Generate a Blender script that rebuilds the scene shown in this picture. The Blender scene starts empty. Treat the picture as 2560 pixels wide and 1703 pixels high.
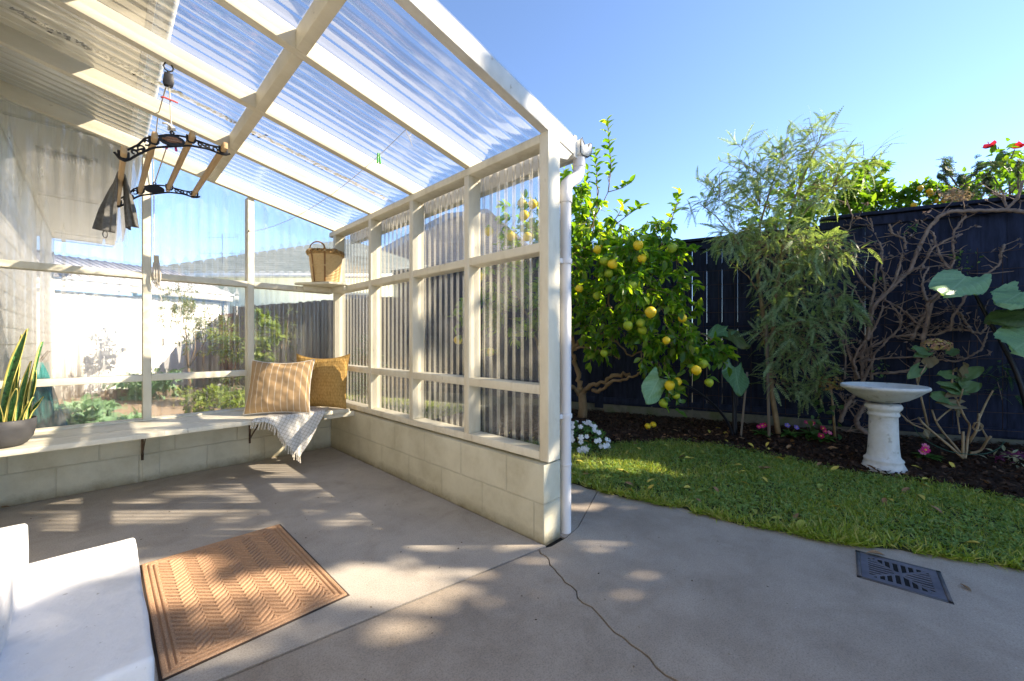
import bpy, math, random
import numpy as np
from mathutils import Vector, Matrix, noise as mnoise
R = math.radians
scene = bpy.context.scene
COL = scene.collection
rng = np.random.default_rng(7)
random.seed(7)

# ------------------------------------------------------------------ camera, sky, sun, exposure
H = 1.03
AZ = R(45.7)
SUN_AZ, SUN_EL = R(135), R(33)          # azimuth clockwise from +Y
cam_d = bpy.data.cameras.new("camera")
cam = bpy.data.objects.new("camera", cam_d)
COL.objects.link(cam)
cam.location = (0, 0, H)
cam.rotation_euler = (R(90), 0, -AZ)
cam_d.sensor_width = 36.0
cam_d.lens = 36.0 * 1005.0 / 2560.0
cam_d.clip_start = 0.02
cam_d.clip_end = 600
scene.camera = cam

world = bpy.data.worlds.new("World")
scene.world = world
world.use_nodes = True
wn, wl = world.node_tree.nodes, world.node_tree.links
sky = wn.new("ShaderNodeTexSky")
sky.sky_type = 'NISHITA'
sky.sun_disc = False
sky.sun_elevation = SUN_EL
sky.sun_rotation = SUN_AZ
sky.altitude = 0
sky.air_density = 0.58
sky.dust_density = 0.0
sky.ozone_density = 4.0
wl.new(sky.outputs[0], wn["Background"].inputs[0])
wn["Background"].inputs[1].default_value = 0.092

sun_d = bpy.data.lights.new("sun", 'SUN')
sun_d.energy = 2.4
sun_d.angle = R(0.53)
sun_d.color = (1.0, 0.91, 0.78)
sun = bpy.data.objects.new("sun", sun_d)
COL.objects.link(sun)
SUNV = Vector((math.cos(SUN_EL) * math.sin(SUN_AZ), math.cos(SUN_EL) * math.cos(SUN_AZ), math.sin(SUN_EL)))
sun.rotation_euler = SUNV.to_track_quat('Z', 'Y').to_euler()
sun.location = SUNV * 30

scene.view_settings.view_transform = 'Standard'
scene.view_settings.look = 'None'
scene.view_settings.exposure = 2.5
scene.view_settings.use_white_balance = True
scene.view_settings.white_balance_temperature = 7300
scene.view_settings.gamma = 1.0
scene.cycles.max_bounces = 12
scene.cycles.diffuse_bounces = 6
scene.cycles.transmission_bounces = 10
scene.cycles.transparent_max_bounces = 40
scene.cycles.caustics_reflective = False
scene.cycles.caustics_refractive = False

# ------------------------------------------------------------------ measuring helpers (photo measurements -> metres)
FW = np.array([math.sin(AZ), math.cos(AZ)]); RT = np.array([math.cos(AZ), -math.sin(AZ)])
def _ray(u, v):
    d = FW + (u - 1280.0) / 1005.0 * RT
    return np.array([d[0], d[1], (851.0 - v) / 1005.0])
def atD(u, v, d):
    p = _ray(u, v) * d; p[2] += H; return p
def atZ(u, v, z):
    r = _ray(u, v); p = r * ((z - H) / r[2]); p[2] += H; return p
FP0 = np.array([4.81, 1.96]); FDIR = np.array([-.299, .954]); FNRM = np.array([-.954, -.299])
def fpt(t, off=0.0):
    p = FP0 + FDIR * t + FNRM * off
    return p
def atF(u, v, off=0.1):                  # on the side fence's plane, off metres in front of it
    r = _ray(u, v)
    s = np.dot(FP0 + FNRM * off, FNRM) / np.dot(r[:2], FNRM)
    p = r * s; p[2] += H; return p

# ------------------------------------------------------------------ mesh builder
class NB:
    def __init__(s):
        s.V = []; s.Q = []; s.T = []; s.n = 0; s.UV = None
    def add(s, V, Q=None, T=None):
        V = np.asarray(V, float).reshape(-1, 3)
        if Q is not None and len(Q): s.Q.append(np.asarray(Q, int).reshape(-1, 4) + s.n)
        if T is not None and len(T): s.T.append(np.asarray(T, int).reshape(-1, 3) + s.n)
        s.V.append(V); s.n += len(V)
        return s
    def box(s, a, b):
        x0, y0, z0 = a; x1, y1, z1 = b
        V = [(x0,y0,z0),(x1,y0,z0),(x1,y1,z0),(x0,y1,z0),(x0,y0,z1),(x1,y0,z1),(x1,y1,z1),(x0,y1,z1)]
        return s.add(V, [(0,3,2,1),(4,5,6,7),(0,1,5,4),(1,2,6,5),(2,3,7,6),(3,0,4,7)])
    def hexa(s, V):
        return s.add(V, [(0,3,2,1),(4,5,6,7),(0,1,5,4),(1,2,6,5),(2,3,7,6),(3,0,4,7)])
    def bar(s, p, q, w, h, up=(0,0,1)):
        p = np.array(p, float); q = np.array(q, float)
        d = q - p; d /= np.linalg.norm(d)
        up = np.array(up, float); sd = np.cross(d, up); sd /= np.linalg.norm(sd); u2 = np.cross(sd, d)
        V = []
        for c in (p, q):
            for a, b in ((-1,-1),(1,-1),(1,1),(-1,1)):
                V.append(c + sd * a * w / 2 + u2 * b * h / 2)
        return s.hexa(V)
    def tube(s, pts, rad, n=8, caps=True, flat=1.0):
        P = np.array(pts, float); m = len(P)
        rad = np.full(m, rad) if np.isscalar(rad) else np.asarray(rad, float)
        t = np.gradient(P, axis=0); t /= (np.linalg.norm(t, axis=1)[:, None] + 1e-9)
        ref = np.array([0, 0, 1.0]) if abs(t[0][2]) < .9 else np.array([1.0, 0, 0])
        V = []
        a = np.linspace(0, 2 * np.pi, n, endpoint=False)
        nrm = np.cross(t[0], ref); nrm /= np.linalg.norm(nrm)
        for i in range(m):
            nrm = nrm - np.dot(nrm, t[i]) * t[i]; nrm /= (np.linalg.norm(nrm) + 1e-9)
            bn = np.cross(t[i], nrm)
            V.append(P[i] + rad[i] * (np.cos(a)[:, None] * nrm + flat * np.sin(a)[:, None] * bn))
        V = np.concatenate(V)
        Q = []
        for i in range(m - 1):
            for k in range(n):
                k2 = (k + 1) % n
                Q.append((i*n+k, i*n+k2, (i+1)*n+k2, (i+1)*n+k))
        T = []
        if caps:
            V = np.concatenate([V, P[:1], P[-1:]])
            for k in range(n):
                k2 = (k + 1) % n
                T.append((m*n, k2, k)); T.append((m*n+1, (m-1)*n+k, (m-1)*n+k2))
        return s.add(V, Q, T)
    def lathe(s, prof, c=(0,0,0), n=32, wob=0.0):
        prof = np.array(prof, float); m = len(prof)
        a = np.linspace(0, 2*np.pi, n, endpoint=False)
        V = []
        for r, z in prof:
            rr = r * (1 + wob * np.sin(3*a + z*9) * .5 + wob * np.sin(7*a - z*17) * .3)
            V.append(np.stack([c[0] + rr*np.cos(a), c[1] + rr*np.sin(a), np.full(n, c[2] + z)], 1))
        Q = [(i*n+k, i*n+(k+1) % n, (i+1)*n+(k+1) % n, (i+1)*n+k) for i in range(m-1) for k in range(n)]
        return s.add(np.concatenate(V), Q)
    def grid(s, P):                       # P (a,b,3)
        P = np.asarray(P, float); a, b = P.shape[:2]
        i, j = np.meshgrid(np.arange(a-1), np.arange(b-1), indexing='ij')
        k = (i*b + j).ravel()
        return s.add(P.reshape(-1, 3), np.stack([k, k+b, k+b+1, k+1], 1))
    def prism(s, poly, z0, z1):           # convex or star-shaped polygon, fan top and bottom
        poly = np.array(poly, float); n = len(poly); c = poly.mean(0)
        V = [(x, y, z0) for x, y in poly] + [(x, y, z1) for x, y in poly] + [(c[0], c[1], z0), (c[0], c[1], z1)]
        Q = [(k, (k+1) % n, n+(k+1) % n, n+k) for k in range(n)]
        T = [(2*n, (k+1) % n, k) for k in range(n)] + [(2*n+1, n+k, n+(k+1) % n) for k in range(n)]
        return s.add(V, Q, T)
    def scatter(s, tv, tq, tt, pos, ax, nr, sc):
        """many copies of a small leaf: local y along ax, z near nr"""
        pos = np.asarray(pos, float); ax = np.asarray(ax, float); nr = np.asarray(nr, float)
        m = len(pos)
        if m == 0: return s
        ax = ax / (np.linalg.norm(ax, axis=1)[:, None] + 1e-9)
        sd = np.cross(ax, nr); sd /= (np.linalg.norm(sd, axis=1)[:, None] + 1e-9)
        nz = np.cross(sd, ax)
        sc = np.broadcast_to(np.asarray(sc, float), (m,))[:, None, None]
        tv = np.asarray(tv, float)
        V = (tv[None, :, 0:1]*sd[:, None] + tv[None, :, 1:2]*ax[:, None] + tv[None, :, 2:3]*nz[:, None]) * sc + pos[:, None]
        k = len(tv)
        off = (np.arange(m) * k)[:, None, None]
        Q = (np.asarray(tq, int)[None] + off).reshape(-1, 4) if len(tq) else None
        T = (np.asarray(tt, int)[None] + off).reshape(-1, 3) if len(tt) else None
        return s.add(V.reshape(-1, 3), Q, T)
    def mesh(s, name, origin=(0,0,0), smooth=False):
        V = np.concatenate(s.V) - np.array(origin, float)
        Q = np.concatenate(s.Q) if s.Q else np.zeros((0,4), int)
        T = np.concatenate(s.T) if s.T else np.zeros((0,3), int)
        me = bpy.data.meshes.new(name)
        me.vertices.add(len(V)); me.vertices.foreach_set('co', V.astype(np.float32).ravel())
        nl = len(Q)*4 + len(T)*3
        me.loops.add(nl)
        me.loops.foreach_set('vertex_index', np.concatenate([Q.ravel(), T.ravel()]).astype(np.int32))
        me.polygons.add(len(Q) + len(T))
        st = np.concatenate([np.arange(len(Q))*4, len(Q)*4 + np.arange(len(T))*3]).astype(np.int32)
        me.polygons.foreach_set('loop_start', st)
        if smooth:
            me.polygons.foreach_set('use_smooth', np.ones(len(Q)+len(T), bool))
        me.update(calc_edges=True); me.validate()
        return me

def tag(o, label=None, cat=None, group=None, kind=None):
    if label: o['label'] = label
    if cat: o['category'] = cat
    if group: o['group'] = group
    if kind: o['kind'] = kind
    return o
def empty(name, loc, label, cat, group=None):
    o = bpy.data.objects.new(name, None); COL.objects.link(o)
    o.location = loc; o.empty_display_size = .1
    o['_w'] = list(map(float, loc))
    return tag(o, label, cat, group)
def obj(name, nb, mat, parent=None, origin=None, smooth=False, bevel=0.0, sub=0, label=None):
    """link ONE mesh object; vertices are given in world metres"""
    if parent is not None:
        org = list(parent['_w'])
    else:
        org = list(origin) if origin is not None else [0, 0, 0]
    me = nb.mesh(name, org, smooth)
    o = bpy.data.objects.new(name, me); COL.objects.link(o)
    o['_w'] = [float(x) for x in org]
    if parent is None: o.location = org
    else: o.parent = parent
    if isinstance(mat, (list, tuple)):
        for m in mat: me.materials.append(m)
    elif mat: me.materials.append(mat)
    if bevel:
        b = o.modifiers.new('bevel', 'BEVEL'); b.width = bevel; b.segments = 2; b.limit_method = 'ANGLE'; b.angle_limit = R(40)
        b.harden_normals = False
    if sub:
        b = o.modifiers.new('sub', 'SUBSURF'); b.levels = sub; b.render_levels = sub
    if label: o['label'] = label
    return o
def struct(name, nb, mat, **k):
    return tag(obj(name, nb, mat, **k), kind='structure')

# ------------------------------------------------------------------ materials
def newmat(name):
    m = bpy.data.materials.new(name); m.use_nodes = True
    nt = m.node_tree; b = nt.nodes["Principled BSDF"]
    return m, nt, b
def nd(nt, typ, **k):
    n = nt.nodes.new(typ)
    for a, v in k.items():
        if a in ('operation', 'blend_type', 'data_type', 'noise_dimensions', 'feature', 'wave_type', 'bands_direction', 'interpolation', 'mode', 'distribution', 'offset', 'squash', 'rings_direction', 'wave_profile', 'vector_type'): setattr(n, a, v)
        else: n.inputs[a.replace('_', ' ')].default_value = v
    return n
def ramp(nt, src, stops):
    r = nt.nodes.new("ShaderNodeValToRGB"); el = r.color_ramp.elements
    while len(el) < len(stops): el.new(.5)
    for e, (p, c) in zip(el, stops):
        e.position = p; e.color = (*c, 1) if len(c) == 3 else c
    nt.links.new(src, r.inputs[0]); return r
def coords(nt, sc=None):
    tc = nt.nodes.new("ShaderNodeTexCoord")
    if sc is None: return tc.outputs['Object']
    mp = nt.nodes.new("ShaderNodeMapping"); mp.inputs['Scale'].default_value = sc
    nt.links.new(tc.outputs['Object'], mp.inputs[0]); return mp.outputs[0]
def noisy(name, c0, c1, scale=8, rough=.6, bump=.15, bscale=60, bdist=.004, detail=6, stretch=None, spec=.3, c2=None, spots=None, metallic=0):
    m, nt, b = newmat(name)
    co = coords(nt, stretch)
    n1 = nd(nt, "ShaderNodeTexNoise", Scale=scale, Detail=detail, Roughness=.62); nt.links.new(co, n1.inputs[0])
    st = [(.3, c0), (.7, c1)] if c2 is None else [(.28, c0), (.5, c1), (.74, c2)]
    rp = ramp(nt, n1.outputs[0], st)
    out = rp.outputs[0]
    if spots:
        sc, th, colr, amt = spots
        n3 = nd(nt, "ShaderNodeTexNoise", Scale=sc, Detail=3, Roughness=.6); nt.links.new(co, n3.inputs[0])
        r3 = ramp(nt, n3.outputs[0], [(th, (0,0,0)), (th+.06, (amt,)*3)])
        mx = nt.nodes.new("ShaderNodeMix"); mx.data_type = 'RGBA'
        nt.links.new(r3.outputs[0], mx.inputs[0]); nt.links.new(out, mx.inputs[6]); mx.inputs[7].default_value = (*colr, 1)
        out = mx.outputs[2]
    nt.links.new(out, b.inputs['Base Color'])
    b.inputs['Roughness'].default_value = rough; b.inputs['Specular IOR Level'].default_value = spec; b.inputs['Metallic'].default_value = metallic
    if bump:
        n2 = nd(nt, "ShaderNodeTexNoise", Scale=bscale, Detail=4, Roughness=.6); nt.links.new(co, n2.inputs[0])
        bp = nd(nt, "ShaderNodeBump", Strength=bump, Distance=bdist); nt.links.new(n2.outputs[0], bp.inputs['Height']); nt.links.new(bp.outputs[0], b.inputs['Normal'])
    return m
def leafmat(name, c0, c1, c2, trans=.35, rough=.4, tcol=None, spec=.5):
    m, nt, b = newmat(name)
    g = nt.nodes.new("ShaderNodeNewGeometry")
    rp = ramp(nt, g.outputs['Random Per Island'], [(0, c0), (.55, c1), (1, c2)])
    nt.links.new(rp.outputs[0], b.inputs['Base Color'])
    b.inputs['Roughness'].default_value = rough; b.inputs['Specular IOR Level'].default_value = spec
    tr = nt.nodes.new("ShaderNodeBsdfTranslucent")
    mu = nt.nodes.new("ShaderNodeMix"); mu.data_type = 'RGBA'; mu.blend_type = 'MULTIPLY'; mu.inputs[0].default_value = 1
    nt.links.new(rp.outputs[0], mu.inputs[6]); mu.inputs[7].default_value = (*(tcol or (3.2, 3.0, .9)), 1)
    nt.links.new(mu.outputs[2], tr.inputs[0])
    ms = nt.nodes.new("ShaderNodeMixShader"); ms.inputs[0].default_value = trans
    nt.links.new(b.outputs[0], ms.inputs[1]); nt.links.new(tr.outputs[0], ms.inputs[2])
    nt.links.new(ms.outputs[0], nt.nodes["Material Output"].inputs[0])
    return m
def plain(name, c, rough=.5, spec=.4, metallic=0):
    m, nt, b = newmat(name)
    b.inputs['Base Color'].default_value = (*c, 1); b.inputs['Roughness'].default_value = rough
    b.inputs['Specular IOR Level'].default_value = spec; b.inputs['Metallic'].default_value = metallic
    return m
def mathn(nt, op, a, b=None, clamp=False):
    n = nt.nodes.new("ShaderNodeMath"); n.operation = op; n.use_clamp = clamp
    for i, x in enumerate((a, b)):
        if x is None: continue
        if hasattr(x, 'default_value') and not isinstance(x, (int, float)): nt.links.new(x, n.inputs[i])
        else: n.inputs[i].default_value = x
    return n.outputs[0]

M = {}
M['cream'] = noisy('cream_paint', (.60,.555,.43), (.75,.71,.585), 9, .5, .3, 55, .004, stretch=(1,1,.3), c2=(.68,.64,.51), spots=(34, .69, (.22,.17,.11), .6))
M['cream_rafter'] = noisy('cream_rafter_paint', (.63,.575,.44), (.77,.72,.58), 8, .5, .3, 50, .004, stretch=(.35,1,1), spots=(30, .70, (.26,.20,.13), .55))
M['greywood'] = noisy('soft_white_paint', (.58,.57,.53), (.74,.735,.70), 9, .55, .35, 60, .004, spots=(26, .68, (.26,.22,.16), .6))
def blockmat(name, ax):
    m, nt, b = newmat(name)
    tc = coords(nt)
    sx = nt.nodes.new("ShaderNodeSeparateXYZ"); nt.links.new(tc, sx.inputs[0])
    cb = nt.nodes.new("ShaderNodeCombineXYZ")
    nt.links.new(sx.outputs[ax], cb.inputs[0]); nt.links.new(sx.outputs[2], cb.inputs[1])
    wn_ = nd(nt, "ShaderNodeTexNoise", Scale=9, Detail=3); nt.links.new(tc, wn_.inputs[0])
    wv = nt.nodes.new("ShaderNodeVectorMath"); wv.operation = 'SCALE'; wv.inputs['Scale'].default_value = .006
    nt.links.new(wn_.outputs['Color'], wv.inputs[0])
    ad = nt.nodes.new("ShaderNodeVectorMath"); ad.operation = 'ADD'; nt.links.new(cb.outputs[0], ad.inputs[0]); nt.links.new(wv.outputs[0], ad.inputs[1])
    br = nt.nodes.new("ShaderNodeTexBrick"); br.offset = .5
    for k, v in dict(Scale=1.0, **{'Mortar Size': .005, 'Mortar Smooth': .35, 'Brick Width': .40, 'Row Height': .203, 'Bias': 0}).items(): br.inputs[k].default_value = v
    nt.links.new(ad.outputs[0], br.inputs[0])
    n1 = nd(nt, "ShaderNodeTexNoise", Scale=3.5, Detail=8, Roughness=.65); nt.links.new(tc, n1.inputs[0])
    rp = ramp(nt, n1.outputs[0], [(.3, (.47,.43,.30)), (.5, (.59,.555,.42)), (.72, (.68,.645,.50))])
    # dirt splashes low on the wall
    n4 = nd(nt, "ShaderNodeTexNoise", Scale=14, Detail=6, Roughness=.7); nt.links.new(tc, n4.inputs[0])
    lowz = mathn(nt, 'MULTIPLY_ADD', sx.outputs[2], -7.0); lowz.node.inputs[2].default_value = .62
    dirt = mathn(nt, 'SUBTRACT', mathn(nt, 'ADD', n4.outputs[0], lowz), .62, True)
    mx = nt.nodes.new("ShaderNodeMix"); mx.data_type = 'RGBA'
    nt.links.new(mathn(nt, 'MULTIPLY', dirt, 1.3, True), mx.inputs[0]); nt.links.new(rp.outputs[0], mx.inputs[6]); mx.inputs[7].default_value = (.16,.12,.05,1)
    mx2 = nt.nodes.new("ShaderNodeMix"); mx2.data_type = 'RGBA'
    nt.links.new(mathn(nt, 'MULTIPLY', br.outputs['Fac'], .22), mx2.inputs[0]); nt.links.new(mx.outputs[2], mx2.inputs[6]); mx2.inputs[7].default_value = (.30,.27,.18,1)
    nt.links.new(mx2.outputs[2], b.inputs['Base Color'])
    b.inputs['Roughness'].default_value = .6
    n2 = nd(nt, "ShaderNodeTexNoise", Scale=55, Detail=6, Roughness=.7); nt.links.new(tc, n2.inputs[0])
    hh = mathn(nt, 'SUBTRACT', mathn(nt, 'MULTIPLY', n2.outputs[0], .55), mathn(nt, 'MULTIPLY', br.outputs['Fac'], 1.0))
    bp = nd(nt, "ShaderNodeBump", Strength=.8, Distance=.006); nt.links.new(hh, bp.inputs['Height']); nt.links.new(bp.outputs[0], b.inputs['Normal'])
    return m
M['block_x'] = blockmat('painted_block_back', 0)
M['block_y'] = blockmat('painted_block_side', 1)
def concretemat(name, a, b_, c):
    m, nt, b = newmat(name)
    tc = coords(nt)
    n1 = nd(nt, "ShaderNodeTexNoise", Scale=1.3, Detail=9, Roughness=.68); nt.links.new(tc, n1.inputs[0])
    rp = ramp(nt, n1.outputs[0], [(.28, a), (.5, b_), (.72, c)])
    n2 = nd(nt, "ShaderNodeTexNoise", Scale=170, Detail=5, Roughness=.75); nt.links.new(tc, n2.inputs[0])
    r2 = ramp(nt, n2.outputs[0], [(.28, (.42,.41,.40)), (.5, (1,1,1)), (.74, (1.32,1.28,1.22))])
    mu = nt.nodes.new("ShaderNodeMix"); mu.data_type = 'RGBA'; mu.blend_type = 'MULTIPLY'; mu.inputs[0].default_value = .75
    nt.links.new(rp.outputs[0], mu.inputs[6]); nt.links.new(r2.outputs[0], mu.inputs[7])
    # small dark specks and pale paint drips
    v = nd(nt, "ShaderNodeTexVoronoi", Scale=26, Randomness=1); nt.links.new(tc, v.inputs[0])
    sp = ramp(nt, v.outputs['Distance'], [(.02, (1,1,1)), (.055, (0,0,0))])
    n5 = nd(nt, "ShaderNodeTexNoise", Scale=5, Detail=2); nt.links.new(tc, n5.inputs[0])
    sel = mathn(nt, 'MULTIPLY', sp.outputs[0], mathn(nt, 'GREATER_THAN', n5.outputs[0], .56))
    mx = nt.nodes.new("ShaderNodeMix"); mx.data_type = 'RGBA'
    nt.links.new(sel, mx.inputs[0]); nt.links.new(mu.outputs[2], mx.inputs[6]); mx.inputs[7].default_value = (.07,.055,.045,1)
    v2 = nd(nt, "ShaderNodeTexVoronoi", Scale=9, Randomness=1); nt.links.new(tc, v2.inputs[0])
    sp2 = ramp(nt, v2.outputs['Distance'], [(.012, (.8,.8,.8)), (.03, (0,0,0))])
    mx3 = nt.nodes.new("ShaderNodeMix"); mx3.data_type = 'RGBA'
    nt.links.new(sp2.outputs[0], mx3.inputs[0]); nt.links.new(mx.outputs[2], mx3.inputs[6]); mx3.inputs[7].default_value = (.6,.58,.54,1)
    nt.links.new(mx3.outputs[2], b.inputs['Base Color'])
    b.inputs['Roughness'].default_value = .72; b.inputs['Specular IOR Level'].default_value = .3
    n7 = nd(nt, "ShaderNodeTexNoise", Scale=4.5, Detail=7, Roughness=.7, Distortion=.6); nt.links.new(tc, n7.inputs[0])
    r7 = ramp(nt, n7.outputs[0], [(.30, (.84,.82,.80)), (.5, (1,1,1)), (.70, (1.06,1.06,1.06))])
    m7 = nt.nodes.new("ShaderNodeMix"); m7.data_type = 'RGBA'; m7.blend_type = 'MULTIPLY'; m7.inputs[0].default_value = .9
    nt.links.new(mx3.outputs[2], m7.inputs[6]); nt.links.new(r7.outputs[0], m7.inputs[7]); nt.links.new(m7.outputs[2], b.inputs['Base Color'])
    hs = mathn(nt, 'ADD', n2.outputs[0], mathn(nt, 'MULTIPLY', n1.outputs[0], 2.0))
    bp = nd(nt, "ShaderNodeBump", Strength=.35, Distance=.003); nt.links.new(hs, bp.inputs['Height']); nt.links.new(bp.outputs[0], b.inputs['Normal'])
    return m
M['conc_in'] = concretemat('smooth_concrete', (.30,.268,.232), (.41,.37,.325), (.50,.458,.408))
M['conc_out'] = concretemat('weathered_concrete', (.25,.207,.166), (.355,.303,.25), (.44,.385,.325))
def clearmat(name, tint, haze, streak_ax, refr=.25, gloss=1.0, ior=1.05, rrough=.02, glint_streak=0):
    m, nt, b = newmat(name); nt.nodes.remove(b)
    out = nt.nodes["Material Output"]
    sc = [1.5, 1.5, 1.5]
    for i in range(3):
        if i != streak_ax: sc[i] = 26
    co = coords(nt, tuple(sc))
    n1 = nd(nt, "ShaderNodeTexNoise", Scale=1.0, Detail=5, Roughness=.65); nt.links.new(co, n1.inputs[0])
    n2 = nd(nt, "ShaderNodeTexNoise", Scale=2.2, Detail=4, Roughness=.6); nt.links.new(coords(nt), n2.inputs[0])
    tr = nt.nodes.new("ShaderNodeBsdfTransparent"); tr.inputs[0].default_value = (*tint, 1)
    rf = nt.nodes.new("ShaderNodeBsdfRefraction"); rf.inputs['IOR'].default_value = ior; rf.inputs['Roughness'].default_value = rrough
    rf.inputs['Color'].default_value = (*tint, 1)
    df = nt.nodes.new("ShaderNodeBsdfDiffuse"); df.inputs[0].default_value = (.75,.73,.68,1)
    tl = nt.nodes.new("ShaderNodeBsdfTranslucent"); tl.inputs[0].default_value = (.8,.78,.72,1)
    hz = nt.nodes.new("ShaderNodeMixShader"); hz.inputs[0].default_value = .6
    nt.links.new(df.outputs[0], hz.inputs[1]); nt.links.new(tl.outputs[0], hz.inputs[2])
    gl = nt.nodes.new("ShaderNodeBsdfGlossy"); gl.inputs['Roughness'].default_value = .12; gl.inputs[0].default_value = (1,1,1,1)
    bp = nd(nt, "ShaderNodeBump", Strength=.3, Distance=.002); nt.links.new(n1.outputs[0], bp.inputs['Height'])
    nt.links.new(bp.outputs[0], gl.inputs['Normal']); nt.links.new(bp.outputs[0], rf.inputs['Normal'])
    m1 = nt.nodes.new("ShaderNodeMixShader"); m1.inputs[0].default_value = refr
    nt.links.new(tr.outputs[0], m1.inputs[1]); nt.links.new(rf.outputs[0], m1.inputs[2])
    hz_f = mathn(nt, 'MULTIPLY', mathn(nt, 'MULTIPLY', n1.outputs[0], n2.outputs[0]), haze * 4)
    if glint_streak:  # pale streaks put into the haze imitate glints along the corrugations
        st_ = ramp(nt, n1.outputs[0], [(.48, (0,0,0)), (.66, (glint_streak,)*3)])
        hz_f = mathn(nt, 'ADD', hz_f, mathn(nt, 'MULTIPLY', st_.outputs[0], n2.outputs[0]))
    m2 = nt.nodes.new("ShaderNodeMixShader"); nt.links.new(hz_f, m2.inputs[0])
    nt.links.new(m1.outputs[0], m2.inputs[1]); nt.links.new(hz.outputs[0], m2.inputs[2])
    fr = nt.nodes.new("ShaderNodeFresnel"); fr.inputs[0].default_value = 1.45
    m3 = nt.nodes.new("ShaderNodeMixShader"); nt.links.new(mathn(nt, 'MULTIPLY', fr.outputs[0], gloss, True), m3.inputs[0])
    nt.links.new(m2.outputs[0], m3.inputs[1]); nt.links.new(gl.outputs[0], m3.inputs[2])
    nt.links.new(m3.outputs[0], out.inputs[0])
    return m
M['clear_wall'] = clearmat('clear_corrugated_wall', (.965,.965,.955), .13, 2, .18, .5, 1.03, .02, .15)
M['clear_back'] = clearmat('clear_corrugated_back', (.975,.975,.965), .12, 2, .34, 1.1, 1.045, .05, .26)
M['clear_roof'] = clearmat('clear_corrugated_roof', (.97,.97,.97), .025, 0, .06, .30, 1.02)
M['white_step'] = noisy('white_step_paint', (.62,.63,.65), (.80,.80,.815), 5, .6, .6, 30, .007, c2=(.74,.74,.755), spots=(38, .675, (.30,.28,.26), .6))
M['pvc'] = noisy('white_plastic_pipe', (.66,.655,.67), (.74,.735,.74), 5, .38, .03, 30, .002, spots=(9, .70, (.42,.36,.26), .5), stretch=(1,1,.3))
M['black_iron'] = noisy('black_cast_iron', (.012,.013,.017), (.025,.026,.032), 20, .42, .2, 90, .002)
M['pine'] = noisy('pale_pine', (.50,.33,.17), (.62,.43,.24), 6, .5, .1, 40, .002, stretch=(12, 1, 12))
M['rope'] = noisy('cream_rope', (.62,.56,.46), (.74,.69,.60), 60, .8, .5, 300, .002)
M['fence'] = noisy('black_stained_board', (.007,.0095,.020), (.024,.031,.060), 9, .7, .8, 30, .006, spec=.12, stretch=(3, 3, .5), spots=(22, .73, (.09,.08,.07), .4))
M['fence_old'] = noisy('weathered_grey_board', (.07,.058,.048), (.15,.13,.11), 7, .8, .5, 28, .004, stretch=(4, 4, .4))
M['plinth'] = noisy('mossy_plinth', (.045,.045,.035), (.12,.115,.09), 6, .85, .5, 40, .006, c2=(.07,.085,.03))
M['soil'] = noisy('dark_mulch', (.014,.008,.006), (.045,.025,.016), 35, .9, 1.0, 60, .03, c2=(.08,.045,.028))
M['lawn_soil'] = noisy('lawn_soil', (.03,.035,.012), (.06,.07,.022), 12, .9, .6, 40, .01)
M['ground'] = noisy('yard_ground', (.06,.07,.03), (.13,.115,.07), 1.2, .9, .5, 20, .02)
M['drive'] = noisy('brown_driveway', (.26,.19,.13), (.36,.27,.19), 3, .85, .4, 60, .006)
M['bark'] = noisy('lemon_bark', (.16,.105,.055), (.30,.21,.125), 9, .8, .7, 50, .006, stretch=(1,1,.4), spots=(30,.68,(.42,.38,.3),.6))
M['bark2'] = noisy('vine_bark', (.15,.10,.075), (.30,.215,.165), 16, .85, .7, 80, .004)
M['stem_y'] = noisy('wattle_bark', (.17,.115,.055), (.27,.19,.10), 10, .75, .5, 60, .003)
M['stake'] = noisy('grey_stake', (.14,.11,.085), (.24,.195,.15), 8, .85, .5, 50, .004, stretch=(4,4,.4))
M['bath'] = noisy('painted_concrete_bath', (.47,.465,.43), (.62,.615,.58), 7, .6, .8, 45, .007, c2=(.54,.53,.475), spots=(11, .62, (.28,.26,.20), .6))
M['moss'] = noisy('dark_moss', (.006,.005,.004), (.022,.018,.012), 60, .95, .8, 90, .01, spec=.05)
M['rust'] = noisy('rusty_wire', (.035,.022,.018), (.07,.04,.03), 30, .8, .3, 80, .002)
# ------------------------------------------------------------------ ground, slabs, lawn, bed
g = NB(); g.add([(-150,-150,-.06),(150,-150,-.06),(150,150,-.06),(-150,150,-.06)], [(0,1,2,3)])
struct('ground', g, M['ground'])
def sheet(poly, z, thick=.05):
    """flat slab from a (possibly concave) outline"""
    import mathutils.geometry as mg
    tri = mg.tessellate_polygon([[Vector((x, y, 0)) for x, y in poly]])
    nb = NB(); n = len(poly)
    a = sum(poly[i][0]*poly[(i+1) % n][1] - poly[(i+1) % n][0]*poly[i][1] for i in range(n))
    T = []
    for t in tri:
        p = [poly[i] for i in t]
        s = (p[1][0]-p[0][0])*(p[2][1]-p[0][1]) - (p[1][1]-p[0][1])*(p[2][0]-p[0][0])
        T.append(t if s > 0 else t[::-1])
    nb.add([(x, y, z) for x, y in poly], None, T)
    V = []; Q = []
    for x, y in poly: V += [(x, y, z), (x, y, z-thick)]
    for i in range(n):
        j = (i+1) % n
        Q.append((2*i, 2*i+1, 2*j+1, 2*j) if a > 0 else (2*i, 2*j, 2*j+1, 2*i+1))
    nb.add(V, Q)
    return nb
def jag(p, q, n, amp, seed):
    r = random.Random(seed); out = []
    px, py = -(q[1]-p[1]), q[0]-p[0]; L = math.hypot(px, py)
    for i in range(n+1):
        t = i/n; k = 0 if i in (0, n) else r.uniform(-amp, amp)
        out.append((p[0]+(q[0]-p[0])*t+px/L*k, p[1]+(q[1]-p[1])*t+py/L*k))
    return out
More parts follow.
